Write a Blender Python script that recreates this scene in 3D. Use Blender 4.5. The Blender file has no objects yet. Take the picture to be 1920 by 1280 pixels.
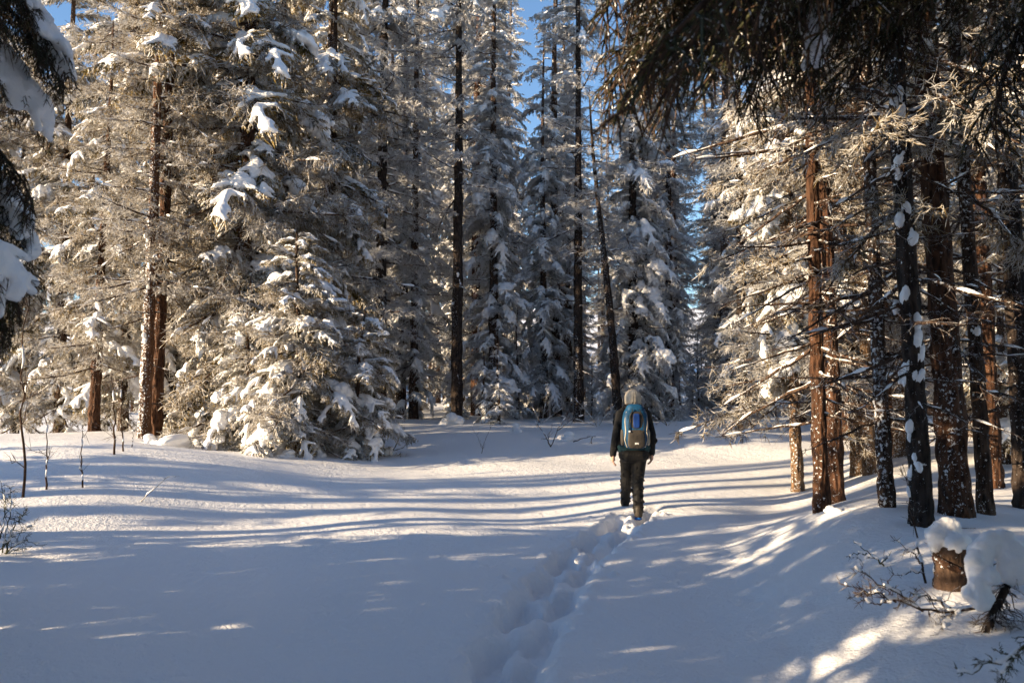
import bpy, bmesh, math, random
import numpy as np
from mathutils import Vector, Matrix, Euler

# ------------------------------------------------------------------ camera, sky, sun, exposure
S = bpy.context.scene
COL = S.collection
FPX = 28.0 / 36.0 * 1920.0                      # focal length in photo pixels
PITCH = math.atan((738 - 640) / FPX)
CAM_Z = 1.6
cam_d = bpy.data.cameras.new('camera'); cam = bpy.data.objects.new('camera', cam_d); COL.objects.link(cam)
cam.location = (0, 0, CAM_Z); cam.rotation_euler = (math.pi / 2 + PITCH, 0, 0)
cam_d.lens = 28; cam_d.sensor_width = 36; cam_d.clip_start = 0.05; cam_d.clip_end = 1000
cam_d.dof.use_dof = True; cam_d.dof.focus_distance = 11.5; cam_d.dof.aperture_fstop = 2.8
S.camera = cam

SUN_EL = math.radians(14.0)
SUN_TRAVEL = math.radians(22.0)                 # light travels towards +x, turned this much away from the camera
world = bpy.data.worlds.new('World'); S.world = world; world.use_nodes = True
wn = world.node_tree; wn.nodes.clear()
sky = wn.nodes.new('ShaderNodeTexSky'); sky.sky_type = 'NISHITA'; sky.sun_disc = False
sky.sun_elevation = SUN_EL
# the sun stands where the light comes from: azimuth of (-cos, -sin)
sx, sy = -math.cos(SUN_TRAVEL), -math.sin(SUN_TRAVEL)
sky.sun_rotation = math.atan2(sx, sy)
sky.altitude = 300; sky.air_density = 1.0; sky.dust_density = 0.0; sky.ozone_density = 3.0
bg = wn.nodes.new('ShaderNodeBackground'); bg.inputs['Strength'].default_value = 0.098
wo = wn.nodes.new('ShaderNodeOutputWorld')
wn.links.new(sky.outputs[0], bg.inputs[0]); wn.links.new(bg.outputs[0], wo.inputs[0])

sun_d = bpy.data.lights.new('sun', 'SUN'); sun = bpy.data.objects.new('sun', sun_d); COL.objects.link(sun)
sun_d.energy = 5.0; sun_d.angle = math.radians(0.5); sun_d.color = (1.0, 0.77, 0.49)
dvec = Vector((math.cos(SUN_TRAVEL) * math.cos(SUN_EL), math.sin(SUN_TRAVEL) * math.cos(SUN_EL), -math.sin(SUN_EL)))
sun.rotation_euler = dvec.to_track_quat('-Z', 'Y').to_euler(); sun.location = (-40, -10, 30)
S.view_settings.view_transform = 'Standard'; S.view_settings.look = 'None'
S.view_settings.exposure = 1.5; S.view_settings.gamma = 1; S.view_settings.use_curve_mapping = False
S.render.engine = 'CYCLES'
cy = S.cycles
cy.max_bounces = 9; cy.diffuse_bounces = 8; cy.glossy_bounces = 2; cy.transmission_bounces = 2; cy.transparent_max_bounces = 4
cy.use_adaptive_sampling = True; cy.adaptive_threshold = 0.015

# ------------------------------------------------------------------ small helpers
def tag(o, label=None, cat=None, group=None, kind=None):
    if label: o['label'] = label
    if cat: o['category'] = cat
    if group: o['group'] = group
    if kind: o['kind'] = kind
    return o

def link(name, me, parent=None, mat=None):
    o = bpy.data.objects.new(name, me); COL.objects.link(o)
    if parent is not None: o.parent = parent
    if mat is not None:
        o.data.materials.clear(); o.data.materials.append(mat)
    return o

def empty(name, loc, rz=0.0):
    o = bpy.data.objects.new(name, None); COL.objects.link(o)
    o.empty_display_size = 0.2
    o.location = loc; o.rotation_euler = (0, 0, rz); return o

def mesh_np(name, V, F, mats=(), mi=None, smooth=True):
    """V (n,3); F (m,3) or (m,4)"""
    V = np.asarray(V, np.float32); F = np.asarray(F, np.int32); k = F.shape[1]
    me = bpy.data.meshes.new(name)
    me.vertices.add(len(V)); me.vertices.foreach_set('co', V.ravel())
    me.loops.add(F.size); me.loops.foreach_set('vertex_index', F.ravel())
    me.polygons.add(len(F)); me.polygons.foreach_set('loop_start', np.arange(len(F), dtype=np.int32) * k)
    for m in mats: me.materials.append(m)
    if mi is not None: me.polygons.foreach_set('material_index', np.asarray(mi, np.int32))
    if smooth: me.polygons.foreach_set('use_smooth', np.ones(len(F), bool))
    me.update(calc_edges=True); me.validate()
    return me

class Geo:
    """collects quads, with a material index per face"""
    def __init__(s): s.V = []; s.F = []; s.M = []; s.n = 0
    def add(s, V, F, m=0):
        V = np.asarray(V).reshape(-1, 3); F = np.asarray(F)
        if F.shape[1] == 3: F = np.concatenate([F, F[:, 2:3]], 1)
        s.V.append(V); s.F.append(F + s.n); s.M.append(np.full(len(F), m)); s.n += len(V)
    def arrays(s): return np.concatenate(s.V), np.concatenate(s.F), np.concatenate(s.M)
    def mesh(s, name, mats, smooth=True):
        V, F, M = s.arrays()
        if (F[:, 2] == F[:, 3]).any():
            q = F[F[:, 2] != F[:, 3]]; t = F[F[:, 2] == F[:, 3]]
            mq = M[F[:, 2] != F[:, 3]]; mt = M[F[:, 2] == F[:, 3]]
            F3 = np.concatenate([q[:, [0, 1, 2]], q[:, [0, 2, 3]], t[:, :3]]); M3 = np.concatenate([mq, mq, mt])
            return mesh_np(name, V, F3, mats, M3, smooth)
        return mesh_np(name, V, F, mats, M, smooth)

def tubes(P, R, sides=3):
    """P (N,K,3) polylines, R (N,K) radii -> verts, quads"""
    P = np.asarray(P, float); R = np.asarray(R, float); N, K, _ = P.shape
    T = np.gradient(P, axis=1); T /= np.linalg.norm(T, axis=2, keepdims=True) + 1e-9
    ref = np.where(np.abs(T[:, :1, 2:3]) > 0.8, np.array([1., 0, 0]), np.array([0, 0, 1.]))
    A = np.cross(T, np.broadcast_to(ref, T.shape)); A /= np.linalg.norm(A, axis=2, keepdims=True) + 1e-9
    B = np.cross(T, A)
    an = np.arange(sides) * 2 * np.pi / sides
    V = (P[:, :, None] + R[:, :, None, None] * (np.cos(an)[None, None, :, None] * A[:, :, None] + np.sin(an)[None, None, :, None] * B[:, :, None]))
    idx = np.arange(N * K * sides).reshape(N, K, sides)
    a = idx[:, :-1, :]; b = np.roll(a, -1, 2); c = idx[:, 1:, :]; d = np.roll(c, -1, 2)
    F = np.stack([a, b, d, c], -1).reshape(-1, 4)
    return V.reshape(-1, 3), F

def twigs(P0, D, L, r, sag=0.0, bend=None):
    """needle-clad twigs: three-ring spindles"""
    P0 = np.asarray(P0); D = D / (np.linalg.norm(D, axis=1, keepdims=True) + 1e-9)
    L = np.asarray(L)[:, None]; sg = np.broadcast_to(np.asarray(sag, float), (len(P0),))[:, None] * np.array([0, 0, -1.])
    b = 0 if bend is None else bend
    P = np.stack([P0, P0 + D * L * .5 + sg * .3 + b, P0 + D * L + sg], 1)
    r = np.broadcast_to(np.asarray(r, float), (len(P0),))
    R = np.stack([r * .75, r, r * .18], 1)
    return tubes(P, R, 3)

def curve_eval(P, u):
    """points on a polyline (K,3) at u in 0..1, with tangents"""
    K = len(P); t = np.clip(np.asarray(u) * (K - 1), 0, K - 1 - 1e-6); i = t.astype(int); f = (t - i)[:, None]
    T = P[i + 1] - P[i]
    return P[i] + T * f, T / (np.linalg.norm(T, axis=1, keepdims=True) + 1e-9)

def sm(a, b, x):
    t = np.clip((x - a) / (b - a), 0, 1); return t * t * (3 - 2 * t)

# ------------------------------------------------------------------ materials
def new_mat(name):
    m = bpy.data.materials.new(name); m.use_nodes = True
    nt = m.node_tree; return m, nt, nt.nodes['Principled BSDF']

def N(nt, typ, **kw):
    n = nt.nodes.new(typ)
    for k, v in kw.items():
        if k.startswith('i_'): n.inputs[k[2:]].default_value = v
        else: setattr(n, k, v)
    return n

def ramp(nt, src, stops):
    r = nt.nodes.new('ShaderNodeValToRGB'); e = r.color_ramp.elements
    while len(e) < len(stops): e.new(0.5)
    for el, (p, c) in zip(e, stops): el.position = p; el.color = (*c, 1) if len(c) == 3 else c
    nt.links.new(src, r.inputs[0]); return r

def math_n(nt, op, a, b=None, clamp=False):
    n = nt.nodes.new('ShaderNodeMath'); n.operation = op; n.use_clamp = clamp
    for i, v in enumerate((a, b)):
        if v is None: continue
        if isinstance(v, (int, float)): n.inputs[i].default_value = v
        else: nt.links.new(v, n.inputs[i])
    return n.outputs[0]

SNOW_RGB = (0.86, 0.865, 0.885)
def snow_material(name, bumps):
    m, nt, b = new_mat(name)
    tc = N(nt, 'ShaderNodeTexCoord')
    b.inputs['Base Color'].default_value = (*SNOW_RGB, 1); b.inputs['Roughness'].default_value = 0.55
    b.inputs['Specular IOR Level'].default_value = 0.25
    prev = None
    for sc, st, dist in bumps:
        n = N(nt, 'ShaderNodeTexNoise', i_Scale=sc, i_Detail=3.0, i_Roughness=0.6)
        nt.links.new(tc.outputs['Object'], n.inputs['Vector'])
        bp = N(nt, 'ShaderNodeBump', i_Strength=st, i_Distance=dist)
        nt.links.new(n.outputs['Fac'], bp.inputs['Height'])
        if prev: nt.links.new(prev, bp.inputs['Normal'])
        prev = bp.outputs[0]
    nt.links.new(prev, b.inputs['Normal'])
    return m
M_SNOW = snow_material('ground_snow', [(3.0, .5, .05), (16, .7, .022), (48, .8, .012)])
M_PAD = snow_material('lying_snow', [(9, .4, .03), (40, .5, .01)])

def frosted(name, dark, light, bias, rng=0.25, thru=0.42):
    """twigs and needles that carry frost and snow on their upper sides"""
    m, nt, b = new_mat(name)
    tc = N(nt, 'ShaderNodeTexCoord'); ge = N(nt, 'ShaderNodeNewGeometry'); oi = N(nt, 'ShaderNodeObjectInfo')
    sp = N(nt, 'ShaderNodeSeparateXYZ'); nt.links.new(ge.outputs['Normal'], sp.inputs[0])
    n1 = N(nt, 'ShaderNodeTexNoise', i_Scale=2.2, i_Detail=2.0); nt.links.new(tc.outputs['Object'], n1.inputs['Vector'])
    n2 = N(nt, 'ShaderNodeTexNoise', i_Scale=26.0, i_Detail=2.0); nt.links.new(tc.outputs['Object'], n2.inputs['Vector'])
    v = math_n(nt, 'MULTIPLY', sp.outputs['Z'], 0.42)
    v = math_n(nt, 'ADD', v, math_n(nt, 'MULTIPLY', math_n(nt, 'SUBTRACT', n1.outputs['Fac'], .5), 1.1))
    v = math_n(nt, 'ADD', v, math_n(nt, 'MULTIPLY', math_n(nt, 'SUBTRACT', n2.outputs['Fac'], .5), 1.3))
    v = math_n(nt, 'ADD', v, math_n(nt, 'MULTIPLY', math_n(nt, 'SUBTRACT', oi.outputs['Random'], .5), rng))
    v = math_n(nt, 'ADD', v, bias, True)
    fr = ramp(nt, v, [(0.36, (0, 0, 0)), (0.66, (1, 1, 1))])
    base = ramp(nt, n1.outputs['Fac'], [(0.35, dark), (0.65, light)])
    mx = N(nt, 'ShaderNodeMix', data_type='RGBA'); nt.links.new(fr.outputs[0], mx.inputs[0])
    nt.links.new(base.outputs[0], mx.inputs[6]); mx.inputs[7].default_value = (0.80, 0.80, 0.81, 1)
    nt.links.new(mx.outputs[2], b.inputs['Base Color']); b.inputs['Roughness'].default_value = 0.7
    b.inputs['Specular IOR Level'].default_value = 0.2
    # frost and thin needles let light through
    tr = N(nt, 'ShaderNodeBsdfTranslucent'); nt.links.new(mx.outputs[2], tr.inputs['Color'])
    ms = N(nt, 'ShaderNodeMixShader'); ms.inputs[0].default_value = thru
    nt.links.new(b.outputs[0], ms.inputs[1]); nt.links.new(tr.outputs[0], ms.inputs[2])
    nt.links.new(ms.outputs[0], nt.nodes['Material Output'].inputs['Surface'])
    return m
M_NEEDLE = frosted('frosted_needles', (0.05, 0.047, 0.017), (0.50, 0.35, 0.10), 0.47)
M_FROSTY = frosted('frosted_needles_shade_lift', (0.06, 0.055, 0.03), (0.30, 0.24, 0.13), 0.80)  # heavy frost, raised further to brighten the trees standing in shade
M_HOAR = frosted('frosted_twigs_shade_lift', (0.10, 0.075, 0.05), (0.38, 0.30, 0.20), 0.82)  # frosted twigs, whitened more to lift the shaded crowns
M_FUZZ = frosted('frosted_twigs', (0.09, 0.062, 0.032), (0.46, 0.33, 0.14), 0.53)
M_DARK = frosted('shade_dark_needles', (0.026, 0.030, 0.013), (0.065, 0.064, 0.027), -0.02, .2, .1)  # needle colour darkened to carry the shade under the near boughs
M_TWIG = frosted('bare_twigs', (0.06, 0.036, 0.024), (0.12, 0.07, 0.045), 0.22)

def bark(name, dark, light, snow_amt):
    m, nt, b = new_mat(name)
    tc = N(nt, 'ShaderNodeTexCoord'); ge = N(nt, 'ShaderNodeNewGeometry'); oi = N(nt, 'ShaderNodeObjectInfo')
    mp = N(nt, 'ShaderNodeMapping'); mp.inputs['Scale'].default_value = (1, 1, 0.28); nt.links.new(tc.outputs['Object'], mp.inputs[0])
    add = N(nt, 'ShaderNodeVectorMath', operation='ADD'); nt.links.new(mp.outputs[0], add.inputs[0])
    cb = N(nt, 'ShaderNodeCombineXYZ')
    for i in range(3): nt.links.new(math_n(nt, 'MULTIPLY', oi.outputs['Random'], 37.0), cb.inputs[i])
    nt.links.new(cb.outputs[0], add.inputs[1])
    n1 = N(nt, 'ShaderNodeTexNoise', i_Scale=22.0, i_Detail=6.0, i_Roughness=.65); nt.links.new(add.outputs[0], n1.inputs['Vector'])
    vo = N(nt, 'ShaderNodeTexVoronoi', i_Scale=26.0); nt.links.new(add.outputs[0], vo.inputs['Vector'])
    n2 = N(nt, 'ShaderNodeTexNoise', i_Scale=3.0, i_Detail=2.0); nt.links.new(add.outputs[0], n2.inputs['Vector'])
    h = math_n(nt, 'ADD', math_n(nt, 'MULTIPLY', vo.outputs['Distance'], .6), n1.outputs['Fac'])
    c = ramp(nt, h, [(0.60, dark), (0.95, light)])
    hs = N(nt, 'ShaderNodeMix', data_type='RGBA', blend_type='MULTIPLY'); hs.inputs[0].default_value = .6
    nt.links.new(c.outputs[0], hs.inputs[6]); rr = ramp(nt, n2.outputs['Fac'], [(.3, (.45, .45, .45)), (.7, (1.2, 1.15, 1.1))]); nt.links.new(rr.outputs[0], hs.inputs[7])
    # snow blown onto the bark: thickest on the windward (left) side
    dt = N(nt, 'ShaderNodeVectorMath', operation='DOT_PRODUCT'); nt.links.new(ge.outputs['Normal'], dt.inputs[0]); dt.inputs[1].default_value = (-.75, -.6, .35)
    n3 = N(nt, 'ShaderNodeTexNoise', i_Scale=30.0, i_Detail=3.0, i_Roughness=.7); nt.links.new(tc.outputs['Object'], n3.inputs['Vector'])
    n4 = N(nt, 'ShaderNodeTexNoise', i_Scale=1.3, i_Detail=1.0); nt.links.new(add.outputs[0], n4.inputs['Vector'])
    s = math_n(nt, 'ADD', n3.outputs['Fac'], math_n(nt, 'MULTIPLY', dt.outputs['Value'], .10))
    s = math_n(nt, 'ADD', s, math_n(nt, 'MULTIPLY', math_n(nt, 'SUBTRACT', n4.outputs['Fac'], .5), .35))
    s = math_n(nt, 'ADD', s, snow_amt)
    sf = ramp(nt, s, [(.62, (0, 0, 0)), (.66, (1, 1, 1))])
    mx = N(nt, 'ShaderNodeMix', data_type='RGBA'); nt.links.new(sf.outputs[0], mx.inputs[0])
    nt.links.new(hs.outputs[2], mx.inputs[6]); mx.inputs[7].default_value = (*SNOW_RGB, 1)
    nt.links.new(mx.outputs[2], b.inputs['Base Color']); b.inputs['Roughness'].default_value = .85
    b.inputs['Specular IOR Level'].default_value = 0.15
    hh = math_n(nt, 'ADD', h, math_n(nt, 'MULTIPLY', sf.outputs[0], .8))
    bp = N(nt, 'ShaderNodeBump', i_Strength=1.0, i_Distance=.035); nt.links.new(hh, bp.inputs['Height']); nt.links.new(bp.outputs[0], b.inputs['Normal'])
    return m
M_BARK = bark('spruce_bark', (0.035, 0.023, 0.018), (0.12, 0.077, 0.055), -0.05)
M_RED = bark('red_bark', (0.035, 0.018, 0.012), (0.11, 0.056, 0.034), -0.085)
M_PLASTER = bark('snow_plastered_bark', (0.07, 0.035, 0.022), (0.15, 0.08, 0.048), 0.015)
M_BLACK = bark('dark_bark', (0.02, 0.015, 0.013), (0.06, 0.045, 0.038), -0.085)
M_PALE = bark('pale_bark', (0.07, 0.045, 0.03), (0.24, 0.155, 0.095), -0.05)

def plain(name, rgb, rough=.75, bump=None, spec=.3):
    m, nt, b = new_mat(name)
    tc = N(nt, 'ShaderNodeTexCoord')
    n = N(nt, 'ShaderNodeTexNoise', i_Scale=18.0, i_Detail=3.0); nt.links.new(tc.outputs['Object'], n.inputs['Vector'])
    r = ramp(nt, n.outputs['Fac'], [(.3, tuple(c * .8 for c in rgb)), (.7, tuple(min(1, c * 1.15) for c in rgb))])
    nt.links.new(r.outputs[0], b.inputs['Base Color']); b.inputs['Roughness'].default_value = rough
    b.inputs['Specular IOR Level'].default_value = spec
    if bump:
        n2 = N(nt, 'ShaderNodeTexNoise', i_Scale=bump[0], i_Detail=4.0); nt.links.new(tc.outputs['Object'], n2.inputs['Vector'])
        bp = N(nt, 'ShaderNodeBump', i_Strength=bump[1], i_Distance=.02); nt.links.new(n2.outputs['Fac'], bp.inputs['Height']); nt.links.new(bp.outputs[0], b.inputs['Normal'])
    return m

# ------------------------------------------------------------------ ground
grng = np.random.default_rng(5)
WAVES = [(grng.uniform(.25, 1.6), grng.uniform(0, 6.28), grng.uniform(0, 6.28)) for _ in range(14)]
TOE_Y = [-20, 0, 4, 6.3, 8.6, 11.5, 14.7, 18, 24, 40]; TOE_X = [.6, .8, 1.05, 1.4, 2.15, 3.6, 5.4, 8.4, 14, 30]
TRAIL = np.array([(-.8, 1.0), (-.46, 2.6), (-.12, 4.4), (.17, 6.1), (.68, 8.2), (1.25, 9.7), (1.60, 10.45)])
def trail_pts():
    seg = np.linalg.norm(np.diff(TRAIL, axis=0), axis=1); cum = np.r_[0, np.cumsum(seg)]; out = []
    s = 0.2; k = 0
    while s < cum[-1] - .05:
        x = np.interp(s, cum, TRAIL[:, 0]); y = np.interp(s, cum, TRAIL[:, 1])
        x2 = np.interp(s + .1, cum, TRAIL[:, 0]); y2 = np.interp(s + .1, cum, TRAIL[:, 1])
        t = np.array([x2 - x, y2 - y]); t /= np.linalg.norm(t) + 1e-9
        side = 1 if k % 2 else -1
        out.append((x, y, t[0], t[1], side)); s += .50 + .06 * math.sin(k * 2.3); k += 1
    return out
STEPS = trail_pts()
CLUMPS = [(grng.uniform(.3, 1), grng.normal(0, .25), grng.uniform(.018, .05), grng.uniform(.015, .045)) for _ in range(150)]
PITS = [(1.75, 4.9, .16), (1.55, 4.5, .14), (2.15, 5.6, .12), (1.9, 6.3, .10), (2.5, 4.3, .13), (2.2, 3.9, .12), (1.4, 3.8, .12)]
def ground_base(x, y):
    z = .75 * sm(9, 24, y) + .30 * sm(24, 45, y)
    z = z + .55 * np.exp(-((x + 10) / 4.5) ** 2 - ((y - 14) / 4.2) ** 2)
    z = z - .75 * sm(18, 27, y) * sm(-4, -9, x)
    z = z + .22 * np.exp(-((x + 5.2) / 3.0) ** 2 - ((y - 12.5) / 2.0) ** 2)
    z = z + .34 * np.exp(-((x + 6.6) / 3.1) ** 2 - ((y - 10.8) / 3.4) ** 2)
    z = z + 16 * sm(55, 150, y)
    toe = np.interp(y, TOE_Y, TOE_X)
    w = .5 + .09 * np.clip(y, 0, 20)
    bank = sm(0, 1, (x - toe) / (w + .6)) * (.43 + .06 * np.sin(x * .9 + y * .6)) * (1 - .6 * sm(15, 24, y))
    z = z + bank
    a = np.zeros_like(z)
    for k, th, ph in WAVES: a += np.sin((x * math.cos(th) + y * math.sin(th)) * k * 1.6 + ph) / (1 + k * 1.6)
    return z + a * .030
def ground_h(x, y):
    x = np.asarray(x, float); y = np.asarray(y, float)
    z = ground_base(x, y)
    for i, (px, py, tx, ty, sd) in enumerate(STEPS):
        m = (np.abs(x - px) < 1.0) & (np.abs(y - py) < 1.0)
        if not m.any(): continue
        dx = x - px; dy = y - py; s = dx * tx + dy * ty; t = dx * ty - dy * tx
        t = t + .03 * np.sin(s * 9 + i * 1.7) + .015 * np.sin(s * 23 + i)
        q = np.sqrt((s / .40) ** 2 + ((t - sd * .135) / .105) ** 2)
        dep = .165 + .03 * math.sin(i * 1.9)
        z = z - np.where(m, dep / (1 + q ** 9), 0)
        q2 = np.sqrt((s / .33) ** 2 + (t / .27) ** 2)
        z = z - np.where(m, .04 / (1 + q2 ** 5), 0)
        rim = np.exp(-((np.abs(t) - .31) / .06) ** 2 - (s / .3) ** 2)
        z = z + np.where(m, .014 * rim * (1 + .9 * np.sin(s * 11 + i * 2.1) * np.sin(s * 5 + i)), 0)
    seg = np.linalg.norm(np.diff(TRAIL, axis=0), axis=1); cum = np.r_[0, np.cumsum(seg)]
    for u, off, r, h in CLUMPS:
        s = u ** .38 * cum[-1]; cx = np.interp(s, cum, TRAIL[:, 0]) + off; cyy = np.interp(s, cum, TRAIL[:, 1])
        d2 = (x - cx) ** 2 + (y - cyy) ** 2
        z = z + np.where(d2 < .09, h * np.exp(-(d2 / r ** 2) ** 1.5), 0)
    for px, py, r in PITS: z = z - .035 * np.exp(-((x - px) ** 2 + ((y - py) * .8) ** 2) / r ** 2)
    return z
def gz(x, y): return float(ground_h(np.array([x]), np.array([y]))[0])

def grow(a, b, d0, k):
    out = []; p = a; d = d0
    while p < b: p += d; out.append(p); d *= k
    return out
gx = np.array(sorted([-v for v in grow(1.3, 220, .03, 1.045)] + list(np.arange(-1.3, 2.7, .026)) + grow(2.7, 220, .03, 1.04)))
gy = np.array(sorted([-v for v in grow(-2.0, 30, .05, 1.12)] + list(np.arange(2.0, 11.6, .034)) + grow(11.6, 240, .05, 1.022)))
X, Y = np.meshgrid(gx, gy); Z = ground_h(X, Y)
idx = np.arange(X.size).reshape(X.shape)
F = np.stack([idx[:-1, :-1], idx[:-1, 1:], idx[1:, 1:], idx[1:, :-1]], -1).reshape(-1, 4)
g = link('snow_ground', mesh_np('snow_ground', np.stack([X, Y, Z], -1).reshape(-1, 3), F, [M_SNOW])); tag(g, kind='structure')

CP, SP = math.cos(PITCH), math.sin(PITCH)
def ray(px, py):
    u = (px - 960) / FPX; v = -(py - 640) / FPX
    return np.array([u, CP - v * SP, SP + v * CP])
def at(px, py, d):
    """world point seen at photo pixel (px, py) at forward distance d"""
    r = ray(px, py); r = r / r[1] * d; return np.array([r[0], r[1], CAM_Z + r[2]])
def foot(px, d):
    """ground point below photo column px at forward distance d"""
    x = (px - 960) / FPX * d * CP
    return np.array([x, d, gz(x, d)])

# ------------------------------------------------------------------ remeshed lumps (snow pads, clothing, body)
def remesh(name, balls, voxel, mat, smooth_it=3, squash=None, sub=2, rough=0):
    """balls: (n,4) centres and radii -> one continuous skin"""
    bm = bmesh.new(); bmesh.ops.create_icosphere(bm, subdivisions=sub, radius=1)
    bv = np.array([v.co[:] for v in bm.verts]); bf = np.array([[v.index for v in f.verts] for f in bm.faces]); bm.free()
    B = np.asarray(balls, float)
    sc = B[:, 3:4] if squash is None else B[:, 3:4] * np.asarray(squash)[None]
    V = (B[:, None, :3] + bv[None] * sc[:, None, :]).reshape(-1, 3)
    F = (bf[None] + (np.arange(len(B)) * len(bv))[:, None, None]).reshape(-1, 3)
    me = mesh_np('lump', V, F)
    o = bpy.data.objects.new('lump', me); COL.objects.link(o)
    m = o.modifiers.new('r', 'REMESH'); m.mode = 'VOXEL'; m.voxel_size = voxel; m.use_smooth_shade = True
    if smooth_it:
        s = o.modifiers.new('s', 'SMOOTH'); s.iterations = smooth_it; s.factor = .5
    dg = bpy.context.evaluated_depsgraph_get()
    out = bpy.data.meshes.new_from_object(o.evaluated_get(dg)); out.name = name
    bpy.data.objects.remove(o); bpy.data.meshes.remove(me)
    if rough:
        from mathutils import noise
        for v in out.vertices:
            p = v.co; v.co = p + v.normal * rough * (noise.noise(p * 7) * 1.6 + noise.noise(p * 22) * .7 + noise.noise(p * 60) * .35)
    out.materials.clear(); out.materials.append(mat)
    out.polygons.foreach_set('use_smooth', np.ones(len(out.polygons), bool))
    return out

def chain(pts, radii, step=.35):
    """spheres along a polyline, radii interpolated"""
    out = []
    for (a, ra), (b, rb) in zip(zip(pts[:-1], radii[:-1]), zip(pts[1:], radii[1:])):
        a = np.array(a, float); b = np.array(b, float)
        n = max(2, int(np.linalg.norm(b - a) / (min(ra, rb) * step)) + 1)
        for t in np.linspace(0, 1, n): out.append((*(a + (b - a) * t), ra + (rb - ra) * t))
    return out

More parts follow.
